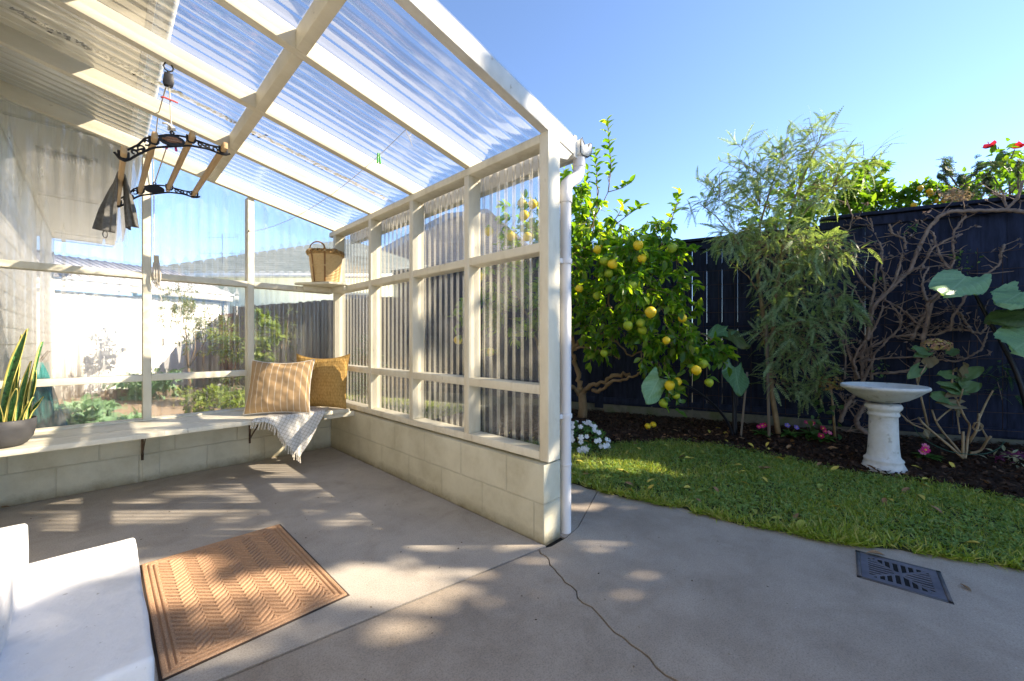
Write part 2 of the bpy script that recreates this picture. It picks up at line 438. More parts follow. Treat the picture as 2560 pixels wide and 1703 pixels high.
J0 = (-.60, 1.625); J1 = (1.52, 1.296)                         # control joint
crack = jag((1.512,1.288), (1.383,1.035), 8, .012, 1) + jag((1.383,1.035), (1.282,.765), 8, .012, 2)[1:] + jag((1.282,.765), (1.219,.49), 8, .012, 3)[1:] + jag((1.219,.49), (1.06,-.25), 12, .015, 4)[1:] + [(1.0,-3.0)]
struct('patio_slab', sheet([J0, J1, (1.56,1.285), (1.56,3.98), (-.60,3.98)], 0.0), M['conc_in'])
dx, dy = .0012, -.011
struct('path_slab', sheet([(J0[0], J0[1]+dy), (-.6,-3.0)] + [(x-.0034, y) for x, y in reversed(crack)] + [(J1[0]-.010, J1[1]+dy)], -.001), M['conc_out'])
edge = [(1.72,2.36),(1.98,2.26),(2.2,2.04),(2.36,1.78),(2.40,1.37),(2.48,1.0),(2.50,.66),(2.60,.29),(2.77,-.03),(2.90,-.38),(3.1,-1.2),(3.3,-3.0)]
edge_f = []
_r = random.Random(5)
for i in range(len(edge)-1):
    for k in range(6):
        t = k/6; edge_f.append((edge[i][0]+(edge[i+1][0]-edge[i][0])*t+_r.uniform(-.018,.018), edge[i][1]+(edge[i+1][1]-edge[i][1])*t))
edge_f.append(edge[-1])
j2a, j2b = (1.84,1.285), (2.39,1.50)
k_split = min(range(len(edge_f)), key=lambda i: abs(edge_f[i][1]-1.50) + (0 if edge_f[i][0] > 2.3 else 9))
struct('path_slab', sheet([(x+.0034, y) for x, y in crack] [::-1] + [(1.575,1.262), (1.70,1.262), j2a] + edge_f[k_split:] , 0.0005), M['conc_out'])
struct('path_slab', sheet([(1.70,1.27), (j2a[0], j2a[1]+.006)] + [(edge_f[k_split][0], edge_f[k_split][1]+.006)] + edge_f[:k_split][::-1] + [(1.70,2.36)], -.002), M['conc_out'])
struct('slab_joint', sheet([(-.59,-2.9),(3.2,-2.9),(2.4,1.2),(1.75,1.4),(1.55,1.31),(1.50,1.6),(-.59,1.75)], -.012, .02), plain('joint_filler', (.008,.007,.006), .9))
bed = [(2.3,4.2),(2.75,2.9),(3.216,2.355),(3.544,2.019),(4.07,1.679),(4.229,1.317),(4.139,.825),(4.051,.317),(4.126,-.042),(4.12,-.27),(4.053,-.538),(4.0,-1.2),(4.3,-3.0)]
lawn_poly = [(1.70,2.36)] + edge_f + [(4.4,-3.0)] + [(x+.06, y) for x, y in bed[::-1]] + [(1.70,4.2)]
struct('lawn', sheet(lawn_poly, .006, .06), M['lawn_soil'])
# garden bed: a mulch mound rising to the fence
bx = np.array([b[0] for b in bed[::-1]]); by = np.array([b[1] for b in bed[::-1]])
def bed_z(x, y):
    xe = np.interp(y, by, bx); xf = 4.81 - .3134*(y-1.96)
    s = np.clip((x-xe)/np.maximum(xf-xe, .05), 0, 1)
    return .012 + .10*s**.8
ys = np.linspace(-3, 4.2, 260); P = []
for y in ys:
    xe = np.interp(y, by, bx); xf = 4.81 - .3134*(y-1.96)
    row = []
    for s in np.linspace(0, 1, 60):
        x = xe + (xf-xe)*s
        z = float(bed_z(x, y)) + .022*mnoise.noise((x*9, y*9, 0)) + .014*mnoise.noise((x*28, y*28, 3)) + .008*mnoise.noise((x*70, y*70, 5))
        row.append((x + .03*mnoise.noise((0, y*6, 1))*(1-s), y, max(z, -.01) if s > 0 else -.02))
    P.append(row)
struct('garden_bed', NB().grid(np.array(P)), M['soil'], smooth=True)
# back yard beyond the clear wall
struct('driveway', sheet([(-.5,6.9),(1.2,6.2),(2.9,6.4),(2.5,9.2),(1.9,11.8),(-.52,10.85)], -.03, .02), M['drive'])

# ------------------------------------------------------------------ the lean-to
WS = 1.58                                                       # inner face of the side wall timbers
YB = 3.97                                                       # inner face of the back wall timbers
SL = .2176
def rz(x): return 2.092 + SL*(WS - x)                           # underside of rafters
lean = empty('lean_to', (1.6, 3.97, 0), 'cream timber lean-to with clear corrugated walls and roof on a low block wall', 'lean-to')
# block walls
nb = NB(); nb.box((1.562,1.30,-.04), (1.700,4.11,.402))
obj('block_wall', nb, M['block_y'], lean, bevel=.006)
nb = NB(); nb.box((-.57,3.972,-.04), (1.5615,4.11,.402))
obj('block_wall', nb, M['block_x'], lean, bevel=.004)
for xa in (.262, .93): obj('pilaster', NB().box((xa-.047, 3.966, -.02), (xa+.047, 3.9735, .40)), M['block_x'], lean, bevel=.003)
T = .045
def timber(name, a, b, mat='cream', bev=.0035, label=None):
    return obj(name, NB().box(a, b), M[mat], lean, bevel=bev, label=label)
# side wall: sill, plate, posts, rails
timber('sill', (WS,1.345,.414), (1.676,3.97,.459))
timber('top_plate', (WS-.002,1.345,2.046), (1.676,4.06,2.091))
sy = [1.30, 1.912, 2.545, 3.19, 3.925]
for i, y in enumerate(sy):
    if i == 0: timber('post', (WS,1.285,.412), (1.676,1.345,2.093))
    elif i == 4: timber('post', (WS,3.925,.459), (1.676,3.97,2.046))
    else: timber('post', (WS-.001,y,.459), (1.676,y+T,2.046))
for i in range(4):
    a = 1.345 if i == 0 else sy[i]+T
    for z0 in (.752, 1.488):
        timber('rail', (WS+.001,a,z0), (1.674,sy[i+1],z0+T+.003))
# back wall
bx_ = [-.41, .217, .871]
timber('sill', (-.55,YB,.414), (WS,YB+.096,.455))
for x in bx_[1:]:
    timber('post', (x,YB-.001,.455), (x+T+.003,YB+.096,rz(x)-.002))
timber('post', (-.55,YB,.455), (-.505,YB+.096,2.5))
ex = [-.505, .217, .871, WS]
for i in range(3):
    a = ex[i] + (0 if i == 0 else T+.003)
    for z0 in (.732, 1.484):
        timber('rail', (a,YB+.001,z0), (ex[i+1],YB+.094,z0+T+.001))
# rafters
ry = [1.286, 1.905, 2.548, 3.200, 3.945]
def rafter(y, th, dep, x0, x1, mat):
    nb = NB(); V = []
    for z_off in (0, dep):
        for x, yy in ((x0,y),(x1,y),(x1,y+th),(x0,y+th)):
            V.append((x, yy, rz(x)+z_off))
    nb.hexa(V); return obj('rafter', nb, M[mat], lean, bevel=.003)
for i, y in enumerate(ry):
    if i == 0: rafter(y, .05, .095, -.55, 1.80, 'greywood')
    else: rafter(y, T, .092, -.55, 1.70, 'cream_rafter')
# nogging pieces between the rafters
for i in range(4):
    a = ry[i] + (.05 if i == 0 else T); b = ry[i+1]
    nb = NB(); V = []
    for z_off in (.001, .090):
        for x, yy in ((.598,a),(.643,a),(.643,b),(.598,b)): V.append((x, yy, rz(x)+z_off))
    nb.hexa(V); obj('nogging', nb, M['cream_rafter'], lean, bevel=.003)
timber('ledger', (-.553,1.336,2.43), (-.51,3.94,2.545), 'cream_rafter')
# fascia behind the gutter and the tapered outrigger under the end rafter
timber('fascia', (1.80,1.283,2.030), (1.826,4.1,2.150), 'greywood')
nb = NB(); nb.add([(1.677,1.292,1.985),(1.75,1.292,2.0),(1.799,1.292,2.05),(1.799,1.292,2.09),(1.677,1.292,2.09),
                   (1.677,1.335,1.985),(1.75,1.335,2.0),(1.799,1.335,2.05),(1.799,1.335,2.09),(1.677,1.335,2.09)],
                  [(0,1,6,5),(1,2,7,6),(2,3,8,7),(3,4,9,8),(4,0,5,9)], [(0,4,3),(0,3,2),(0,2,1),(5,6,7),(5,7,8),(5,8,9)])
obj('outrigger', nb, M['greywood'], lean, bevel=.002)
# gutter: rolled profile with an end cap
prof = [(1.828,2.128),(1.828,2.055),(1.842,2.044),(1.905,2.052),(1.938,2.085),(1.944,2.128),(1.934,2.142),(1.918,2.138),(1.912,2.122)]
P = [[(x, y, z) for x, z in prof] for y in (1.262, 4.1)]
nb = NB().grid(np.array(P))
nb.add([(x, 1.262, z) for x, z in prof] + [(1.888,1.262,2.12),(1.873,1.262,2.108),(1.856,1.262,2.122),(1.845,1.262,2.145)] + [(1.885,1.262,2.08)],
       None, [(13,i,(i+1) % 13) for i in range(13)])
gut = obj('gutter', nb, M['greywood'], lean)
sm = gut.modifiers.new('thick', 'SOLIDIFY'); sm.thickness = .004
# downpipe
pts = [(1.868,1.300,2.05),(1.868,1.300,1.99),(1.86,1.300,1.955),(1.835,1.302,1.925),(1.795,1.306,1.90),(1.765,1.309,1.875),(1.757,1.31,1.835),(1.757,1.31,1.78)]
nb = NB().tube(pts, .0335, 20)
nb.tube([(1.757,1.31,1.80),(1.757,1.31,-.01)], .0300, 24)
nb.tube([(1.868,1.30,2.046),(1.868,1.30,1.995)], .0355, 20)
dp = obj('downpipe', nb, M['pvc'], lean, smooth=True)
e = dp.modifiers.new('es', 'EDGE_SPLIT'); e.split_angle = R(50)
for z0, hh, rr in ((1.80,.055,.0355),(1.455,.026,.0355),(.625,.024,.0355),(.365,.010,.0335)):
    nb = NB().lathe([(.029,-hh/2),(rr,-hh/2),(rr,hh/2),(.029,hh/2)], (1.757,1.31,z0), 28)
    if hh < .03 and hh > .02: nb.box((1.70,1.303,z0-hh/2), (1.728,1.317,z0+hh/2))
    o = obj('bracket' if hh < .05 else 'pipe_socket', nb, M['pvc'], dp if False else lean, bevel=.0015)
# corrugated clear sheets
def corr_y(y0, y1, x, zb, zt, pitch=.076, amp=.009):
    n = int((y1-y0)/pitch*10); ysx = np.linspace(y0, y1, n)
    prof = np.cos(ysx/pitch*2*np.pi); prof = np.sign(prof)*np.abs(prof)**.7
    zs = np.linspace(0, 1, 5)
    P = np.zeros((n, 5, 3))
    for j, s in enumerate(zs):
        zt_ = zt(ysx) if callable(zt) else zt
        P[:, j, 0] = x + amp*prof; P[:, j, 1] = ysx; P[:, j, 2] = zb + (zt_-zb)*s
    return NB().grid(P)
def corr_x(x0, x1, y, zb, zt, pitch=.076, amp=.009):
    nb = corr_y(x0, x1, 0, zb, zt, pitch, amp)
    V = nb.V[0]; nb.V[0] = np.stack([V[:, 1], y + V[:, 0], V[:, 2]], 1)
    return nb
obj('wall_sheet', corr_y(1.30, 2.60, 1.690, .40, 2.085, .066, .0058), M['clear_wall'], lean, smooth=True)
obj('wall_sheet', corr_y(2.55, 4.06, 1.686, .40, 2.085, .066, .0058), M['clear_wall'], lean, smooth=True)
for a, b, yo in ((-.56, .26, 4.080), (.215, .93, 4.076), (.87, 1.69, 4.080)):
    obj('wall_sheet', corr_x(a, b, yo, .40, lambda x: rz(x)+.02), M['clear_back'], lean, smooth=True)
def roof_sheet(y0, y1, lift):
    pitch = .0815; ys_ = []; hs = []
    y = y0
    while y < y1:
        for dy_, h_ in ((0,0),(.060,0),(.0645,.0020),(.0675,.0050),(.0725,.0050),(.0755,.0020)):
            if y+dy_ < y1: ys_.append(y+dy_); hs.append(h_)
        y += pitch
    xs = np.linspace(-.56, 1.86, 8); P = np.zeros((8, len(ys_), 3))
    for i, x in enumerate(xs):
        P[i, :, 0] = x; P[i, :, 1] = ys_; P[i, :, 2] = rz(x) + .0975 + lift + np.array(hs)
    return NB().grid(P)
obj('roof_sheet', roof_sheet(1.284, 3.06, .003), M['clear_roof'], lean)
obj('roof_sheet', roof_sheet(2.99, 4.10, 0), M['clear_roof'], lean)
# moss and grit gathered along the lap of the two roof sheets
nb = NB(); n = 420
xs = rng.uniform(-.3, 1.62, n); w = .010 + .012*np.clip(np.array([mnoise.noise((x*5, 0, 2)) for x in xs])+.3, 0, 1)
tv = [(-.5,-.5,0),(.5,-.4,0),(.45,.5,.3),(-.4,.45,.2)]
pos = np.stack([xs, 3.035 + rng.normal(0, 1, n)*w, rz(xs)+.103], 1)
nb.scatter(tv, [(0,1,2,3)], [], pos, np.c_[np.ones(n), rng.normal(0,.5,n), np.full(n,-SL)], np.tile([.2,0,1.], (n,1)), rng.uniform(.006,.020,n))
tag(obj('roof_moss', nb, M['moss'], lean), kind='stuff')
nb = NB()
for x, y, s in ((.30,1.72,.02),(.46,1.80,.012),(.62,2.9,.012),(1.03,2.72,.010),(.95,2.3,.008),(-.02,2.2,.008)):
    nb.scatter(tv, [(0,1,2,3)], [], [(x,y,rz(x)+.103),(x+s*.6,y+.004,rz(x)+.104),(x-s*.4,y-.006,rz(x)+.104)], rng.normal(0,1,(3,3))*[1,1,.1], np.tile([0,0,1.],(3,1)), s)
tag(obj('leaf_debris', nb, M['moss'], lean), kind='stuff')

# ------------------------------------------------------------------ bench and corner shelf
bench = empty('wall_bench', (.5, 3.7, 0), 'long cream plank bench fixed along the low block wall under the clear windows', 'bench')
nb = NB(); nb.box((-.56,3.415,.412), (1.50,3.655,.444)); obj('plank', nb, M['cream'], bench, bevel=.004)
nb = NB(); nb.box((-.56,3.66,.412), (1.50,3.969,.444)); obj('plank', nb, M['cream'], bench, bevel=.004)
nb = NB(); nb.box((1.30,3.45,.372), (1.56,3.495,.4115)); obj('bearer', nb, M['cream'], bench, bevel=.003)
for xb in (.215, .885):
    nb = NB()
    nb.bar((xb,3.962,.20), (xb,3.62,.405), .011, .005, (1,0,0)); nb.bar((xb,3.962,.41), (xb,3.60,.408), .014, .004, (0,0,1)); nb.bar((xb,3.964,.16), (xb,3.964,.41), .014, .005, (0,1,0))
    obj('bracket', nb, noisy('rusty_bracket_%d' % int(xb*10), (.07,.05,.035), (.20,.13,.08), 25, .8, .4, 80, .002), bench)
shelf = empty('corner_shelf', (1.45, 3.85, 1.53), 'small cream corner shelf with a cut front edge on the window rail', 'shelf')
nb = NB().prism([(1.235,3.972),(1.235,3.935),(1.425,3.665),(1.60,3.645),(1.60,3.972)], 1.536, 1.556)
obj('board', nb, M['cream'], shelf, bevel=.003)
nb = NB(); nb.bar((1.30,3.945,1.512), (1.578,3.945,1.512), .03, .045); obj('bearer', nb, M['cream'], shelf, bevel=.002)
nb = NB(); nb.box((1.553,3.66,1.489), (1.5785,3.925,1.535)); obj('bearer', nb, M['cream'], shelf, bevel=.002)

# ------------------------------------------------------------------ the house
M['weatherboard'] = noisy('white_weatherboard', (.80,.795,.77), (.87,.865,.84), 4, .5, .1, 40, .003)
M['soffit'] = noisy('cream_soffit', (.78,.75,.65), (.84,.81,.71), 3, .6, .08, 40, .003)
M['pale'] = plain('white_trim', (.78,.775,.75), .5)
house = empty('house', (-.57, 5, 0), 'white weatherboard house with a wide cream soffit behind the lean-to', 'house')
nb = NB()
P = []
z = .1; k = 0
zz = []
while z < 2.76:
    zz += [(z, .020), (z+.147, .006)]; z += .15
for y in (-2.0, 10.3): P.append([(-.57 + o, y, z_) for z_, o in zz])
nb.grid(np.array(P))
P = []
for x in (-.57, -7): P.append([(x + (o if x > -1 else 0), 10.3+o, z_) for z_, o in zz])
nb.grid(np.array(P))
nb.box((-7,-2,-.05), (-.575,10.29,.1))
obj('wall', nb, M['weatherboard'], house)
nb = NB(); nb.box((-.60,10.26,.1), (-.54,10.335,2.75)); obj('corner_board', nb, M['pale'], house, bevel=.003)
nb = NB(); nb.box((-7,-2.2,2.755), (.17,10.42,2.77)); so = obj('soffit', nb, M['soffit'], house)
nb = NB()
for y in (1.6, 4.9, 7.3, 9.7): nb.box((-.55,y-.010,2.7515), (.165,y+.010,2.7545))
nb.box((-.55,-2.2,2.742), (-.515,10.40,2.7545))
obj('soffit_batten', nb, M['soffit'], house)
nb = NB(); nb.box((.1705,-2.25,2.74), (.20,10.45,2.93)); nb.box((-7,10.4205,2.74), (.1700,10.45,2.93)); obj('fascia', nb, M['pale'], house, bevel=.003)
nb = NB(); nb.add([(.30,-2.25,2.92),(.30,10.5,2.92),(-3.6,10.5,4.3),(-3.6,-2.25,4.3),(.30,-2.25,2.95),(.30,10.5,2.95),(-3.6,10.5,4.33),(-3.6,-2.25,4.33)],
                  [(0,1,2,3),(7,6,5,4),(0,4,5,1),(1,5,6,2),(2,6,7,3),(3,7,4,0)])
obj('roof', nb, noisy('grey_roof_iron', (.14,.15,.15), (.2,.21,.21), 5, .5, .2, 30, .004), house)
pr = [(.201,2.92),(.201,2.84),(.215,2.825),(.27,2.83),(.30,2.87),(.305,2.915)]
nb = NB().grid(np.array([[(x, y, z_) for x, z_ in pr] for y in (-2.25, 10.46)]))
gt = obj('gutter', nb, M['pale'], house); s_ = gt.modifiers.new('thick', 'SOLIDIFY'); s_.thickness = .004
nb = NB(); nb.box((-.38,5.55,2.744), (-.05,5.75,2.7545)); vt = obj('soffit_vent', nb, plain('vent_frame', (.64,.61,.53), .5), house)
nb = NB()
for i in range(16): nb.box((-.365+i*.0195,5.565,2.7405), (-.3575+i*.0195,5.735,2.7435))
obj('grille', nb, plain('vent_dark', (.12,.11,.10), .6), vt) if False else obj('vent_grille', nb, plain('vent_dark', (.33,.31,.27), .6), house)

# doorstep
step = empty('doorstep', (-.2, 1.9, 0), 'white painted concrete doorstep with two treads beside the doormat', 'step')
def blob_box(a, b, seed, amp=.005, n=14):
    """a cast concrete block with slightly uneven faces"""
    import bmesh
    bm = bmesh.new(); bmesh.ops.create_cube(bm, size=1)
    for v in bm.verts: v.co = Vector([(a[i]+b[i])/2 + v.co[i]*(b[i]-a[i]) for i in range(3)])
    bmesh.ops.bevel(bm, geom=[e for e in bm.edges], offset=.016, segments=3, profile=.6, affect='EDGES')
    bmesh.ops.subdivide_edges(bm, edges=[e for e in bm.edges if e.calc_length() > .05], cuts=n, use_grid_fill=True)
    for v in bm.verts:
        p = v.co*6; v.co += Vector((mnoise.noise(p), mnoise.noise(p+Vector((9,3,1))), mnoise.noise(p+Vector((4,7,seed)))))*amp
    bm.verts.ensure_lookup_table(); V = [tuple(v.co) for v in bm.verts]; Q = []; T_ = []
    for f in bm.faces:
        ii = [v.index for v in f.verts]
        if len(ii) == 4: Q.append(ii)
        else:
            for k in range(1, len(ii)-1): T_.append((ii[0], ii[k], ii[k+1]))
    bm.verts.index_update(); bm.free()
    return NB().add(V, Q, T_)
obj('lower_tread', blob_box((-.566,1.445,-.02), (.106,2.40,.18), 1), M['white_step'], step, smooth=True)
obj('upper_tread', blob_box((-.562,1.46,.17), (-.185,2.312,.362), 5), M['white_step'], step, smooth=True)
# ------------------------------------------------------------------ doormat (raised herringbone ribs)
def matmat():
    m, nt, b = newmat('coir_mat'); tc = coords(nt)
    n1 = nd(nt, "ShaderNodeTexNoise", Scale=260, Detail=3, Roughness=.7); nt.links.new(tc, n1.inputs[0])
    rp = ramp(nt, n1.outputs[0], [(.3, (.30,.17,.095)), (.5, (.46,.275,.165)), (.72, (.60,.39,.25))])
    nt.links.new(rp.outputs[0], b.inputs['Base Color']); b.inputs['Roughness'].default_value = .95; b.inputs['Specular IOR Level'].default_value = .1
    bp = nd(nt, "ShaderNodeBump", Strength=.8, Distance=.004); nt.links.new(n1.outputs[0], bp.inputs['Height']); nt.links.new(bp.outputs[0], b.inputs['Normal'])
    return m
M['mat'] = matmat()
mx0, mx1, my0, my1 = .128, .700, 1.606, 2.494
dmat = empty('doormat', ((mx0+mx1)/2, (my0+my1)/2, 0), 'tan doormat with a raised herringbone pattern lying beside the white step', 'doormat')
nx, ny = 300, 460
X, Y = np.meshgrid(np.linspace(mx0, mx1, nx), np.linspace(my0, my1, ny), indexing='ij')
ex = np.minimum(X-mx0, mx1-X); ey = np.minimum(Y-my0, my1-Y); ed = np.minimum(ex, ey)
# herringbone: columns along y of slanting ribs that alternate direction
colw = .046
u = (X-mx0-.05)/colw; ci = np.floor(u); fu = u-ci
sgn = np.where(ci % 2 == 0, 1, -1)
ph = (Y + sgn*(fu-.5)*colw*1.0)/.030 + .5*(ci % 2)
rib = np.clip((np.sin(ph*2*np.pi)*.5+.5-.20)*4.5, 0, 1)
gap = np.clip(np.minimum(fu, 1-fu)/.06, 0, 1)
Z = .0105 - .0065*(1-rib)*gap
bord = ed < .052
zb = .0098 - .0055*((np.abs(ed-.022) < .0035) | (np.abs(ed-.040) < .003))
Z = np.where(bord, zb, Z); Z = np.where(ed < .004, .003, Z)
nb = NB().grid(np.stack([X, Y, Z], 2))
obj('pile', nb, M['mat'], dmat, smooth=True)
nb = NB().box((mx0-.004, my0-.004, .0005), (mx1+.004, my1+.004, .0035))
obj('backing', nb, plain('mat_rubber', (.05,.03,.02), .8), dmat)

# ------------------------------------------------------------------ drain grate
def grate_poly():
    c = np.array([2.455, .016]); ax = np.array([1,.085]); ax /= np.linalg.norm(ax); ay = np.array([-ax[1], ax[0]])
    n = 96; s = .256/n
    g_ = (np.arange(n)+.5)/n*2-1
    A, B = np.meshgrid(g_, g_, indexing='ij')
    hole = np.zeros((n, n), bool)
    inn = (np.abs(A) < .80) & (np.abs(B) < .80)
    tri_y = np.abs(A) > np.abs(B)        # left/right
    dd = np.abs(np.abs(A)-np.abs(B)) > .05
    s1 = ((A+1)*5.6 % 1) < .52
    s2 = ((B+1)*5.0 % 1) < .62
    hole = inn & dd & (np.maximum(np.abs(A), np.abs(B)) > .12) & np.where(tri_y, s2, s1)
    return c, ax, ay, n, s, hole
c, ax, ay, n, s, hole = grate_poly()
nb = NB(); idx = {}; V = []; Q = []
def gv(i, j, k):
    if (i, j, k) not in idx:
        p = c + ax*(i-n/2)*s + ay*(j-n/2)*s; idx[(i, j, k)] = len(V); V.append((p[0], p[1], .0034 if k else -.006))
    return idx[(i, j, k)]
for i in range(n):
    for j in range(n):
        if hole[i, j]: continue
        Q.append((gv(i,j,1), gv(i+1,j,1), gv(i+1,j+1,1), gv(i,j+1,1)))
        for di, dj, e in ((-1,0,((i,j+1),(i,j))),(1,0,((i+1,j),(i+1,j+1))),(0,-1,((i,j),(i+1,j))),(0,1,((i+1,j+1),(i,j+1)))):
            a, b_ = i+di, j+dj
            if not (0 <= a < n and 0 <= b_ < n) or hole[a, b_]:
                (p0, p1) = e; Q.append((gv(*p0,1), gv(*p0,0), gv(*p1,0), gv(*p1,1)))
nb.add(V, Q)
drain = empty('drain_grate', (c[0], c[1], 0), 'square grey drain grate set in the concrete path near the lawn edge', 'drain')
obj('grate', nb, noisy('grey_grate', (.07,.075,.10), (.15,.155,.19), 12, .5, .2, 90, .002), drain)
nb = NB()
for sg in (-1, 1):
    for e1, e2 in ((ax, ay), (ay, ax)):
        p = c + e1*sg*.136; nb.bar((*(p-e2*.144), .0012), (*(p+e2*.144), .0012), .014, .005)
obj('frame', nb, noisy('dark_grate_frame', (.06,.06,.07), (.11,.11,.12), 14, .7, .3, 60, .003), drain)
nb = NB(); V = [(*(c+ax*a*.127+ay*b_*.127), .0012) for a, b_ in ((-1,-1),(1,-1),(1,1),(-1,1))]; nb.add(V, [(0,1,2,3)])
obj('slot_shade', nb, plain('drain_dark', (.004,.004,.005), .9), drain)  # black sheet close under the slots stands in for the drain's deep shade

# ------------------------------------------------------------------ pulley drying rack
rack = empty('drying_rack', (.25, 2.58, 2.35), 'black iron and pine pulley drying rack hanging from a roof rafter', 'drying rack')
SX = [.072, .177, .318, .452]; SZ = [1.893, 1.998, 2.055, 2.045]
def zarch(x):
    return float(np.interp(x, [.045,.06,.085,.12,.177,.25,.318,.39,.452,.478,.488], [1.892,1.868,1.860,1.902,1.957,1.988,2.016,2.024,2.015,2.020,2.034]))
for k in range(4):
    xs_ = 0.0
    p = (SX[k]+.004, 2.525, SZ[k]); q = (SX[k]-.002*k+.004, 3.555, SZ[k]-.006)
    nb = NB().bar(p, q, .022, .036)
    obj('slat', nb, M['pine'], rack, bevel=.006)
def plate_raster(y, th, shape, x0, x1, z0, z1, n):
    pass
for yb, near in ((2.585, True), (3.50, False)):
    nb = NB()
    xs_ = np.linspace(.045, .485, 26); low = [(x, yb, zarch(x)) for x in xs_]
    nb.tube(low, .0066, 8, flat=.8)
    top = [(.088,1.915),(.125,1.952),(.150,1.992),(.170,2.004),(.200,2.022),(.230,2.038),(.275,2.050),(.310,2.054),(.345,2.051),(.40,2.046),(.445,2.050)]
    nb.tube([(x, yb, z) for x, z in top], .0060, 8, flat=.8)
    for k in range(4):                                         # sockets that cup the slats
        x, z = SX[k]+.004, SZ[k]
        nb.tube([(x-.016,yb,z+.012),(x-.016,yb,z-.012),(x-.009,yb,z-.022),(x+.009,yb,z-.022),(x+.016,yb,z-.012),(x+.016,yb,z+.012)], .0050, 8)
    def scroll(cx_, cz_, r, a0, a1, shrink=.45):
        t = np.linspace(0, 1, 22); a = a0 + (a1-a0)*t; rr = r*(1-(1-shrink)*t)
        nb.tube(np.stack([cx_+rr*np.cos(a), np.full(22, yb), cz_+rr*np.sin(a)], 1), .0040, 6)
    scroll(.112, 1.912, .013, -.5, 5.0); scroll(.138, 1.940, .015, 3.6, -1.8); scroll(.155, 1.974, .014, -2, 3.5)
    scroll(.360, 2.036, .013, .5, 5.5); scroll(.390, 2.035, .011, 4, -1.0); scroll(.420, 2.033, .012, -.5, 4.5)
    nb.tube([(.345,yb,2.050),(.375,yb,2.034),(.41,yb,2.024)], .0045, 6); nb.tube([(.10,yb,1.925),(.120,yb,1.925),(.150,yb,1.945)], .0045, 6)
    # central oval plaque
    a = np.linspace(0, 2*np.pi, 40, endpoint=False)
    ov = [(.248+.050*np.cos(t), 2.016+.010*np.cos(t)*.5+.027*np.sin(t)) for t in a]
    V = [(x, yb-.006, z) for x, z in ov] + [(x, yb+.006, z) for x, z in ov] + [(.248,yb-.006,2.016),(.248,yb+.006,2.016)]
    nb.add(V, [(k, (k+1) % 40, 40+(k+1) % 40, 40+k) for k in range(40)], [(80,(k+1) % 40,k) for k in range(40)]+[(81,40+k,40+(k+1) % 40) for k in range(40)])
    nb.tube([(.248,yb,2.042),(.240,yb,2.055),(.248,yb,2.065),(.256,yb,2.055),(.248,yb,2.042)], .004, 6)
    br = obj('bracket', nb, M['black_iron'], rack, smooth=True)
    e = br.modifiers.new('es', 'EDGE_SPLIT'); e.split_angle = R(50)
    if near:                                                    # copper badge with worn raised lettering
        nb = NB()
        V = [(.248+.030*math.cos(t), yb-.0085, 2.017+.013*math.cos(t)*.3+.015*math.sin(t)) for t in a] + [(.248, yb-.0085, 2.017)]
        V2 = [(x, yb-.0055, z) for x, _, z in V[:40]]
        nb.add(V + V2, [(k, 41+k, 41+(k+1) % 40, (k+1) % 40) for k in range(40)], [(40,(k+1) % 40,k) for k in range(40)])
        nb.add([(.210,yb-.0105,2.008),(.286,yb-.0105,2.014),(.286,yb-.0105,2.023),(.210,yb-.0105,2.017),(.210,yb-.0055,2.008),(.286,yb-.0055,2.014),(.286,yb-.0055,2.023),(.210,yb-.0055,2.017)],
               [(0,1,2,3),(0,4,5,1),(1,5,6,2),(2,6,7,3),(3,7,4,0)])
        obj('badge', nb, noisy('copper_badge', (.20,.10,.06), (.52,.31,.22), 220, .45, .6, 260, .003, metallic=.4), rack)
# hook, pulley, ropes
nb = NB(); hz = rz(.233)
nb.tube([(.222,2.57,hz-.004),(.214,2.57,hz-.022),(.220,2.57,hz-.036),(.233,2.57,hz-.042),(.246,2.57,hz-.036),(.252,2.57,hz-.022),(.244,2.57,hz-.006)], .0035, 8)
nb.tube([(.233,2.57,hz-.040),(.233,2.57,hz-.055)], .006, 8)
obj('hook', nb, M['black_iron'], rack, smooth=True)
nb = NB()
for yo in (-.010, .010): nb.prism([(.217,0),(.249,0),(.254,.02),(.249,.062),(.217,.062),(.212,.02)], 2.57+yo-.003, 2.57+yo+.003)
for v in nb.V:
    pass
nb.V = [np.stack([v[:, 0], v[:, 2], hz-.115+v[:, 1]], 1) for v in nb.V]
nb.tube([(.233,2.562,hz-.09),(.233,2.578,hz-.09)], .016, 14)
obj('pulley', nb, M['black_iron'], rack, bevel=.002)
def rope(pts, r=.0030, n=40, sag=0):
    P = np.array(pts, float)
    t = np.linspace(0, len(P)-1, n); Pi = np.stack([np.interp(t, range(len(P)), P[:, k]) for k in range(3)], 1)
    return Pi
ropes = [[(.236,2.57,hz-.10),(.243,2.578,2.12),(.247,2.583,2.064)], [(.228,2.57,hz-.10),(.250,3.30,2.42),(.272,3.93,2.365),(.277,3.955,2.1),(.278,3.956,1.62)], [(.248,2.59,2.062),(.25,3.50,2.064)]]
for rp_ in ropes:
    obj('rope', NB().tube(rope(rp_), .0030, 6), M['rope'], rack, smooth=True)
nb = NB()                                                       # knot above the plaque
for k in range(3): nb.tube([(.246+.012*math.cos(a_+k), 2.583+.008*math.sin(a_), 2.075+.010*math.sin(2*a_+k)) for a_ in np.linspace(0, 6.28, 14)], .0042, 6)
nb.tube([(.244,2.580,2.085),(.225,2.575,2.090),(.212,2.572,2.083)], .0048, 6)
obj('knot', nb, M['rope'], rack, smooth=True)
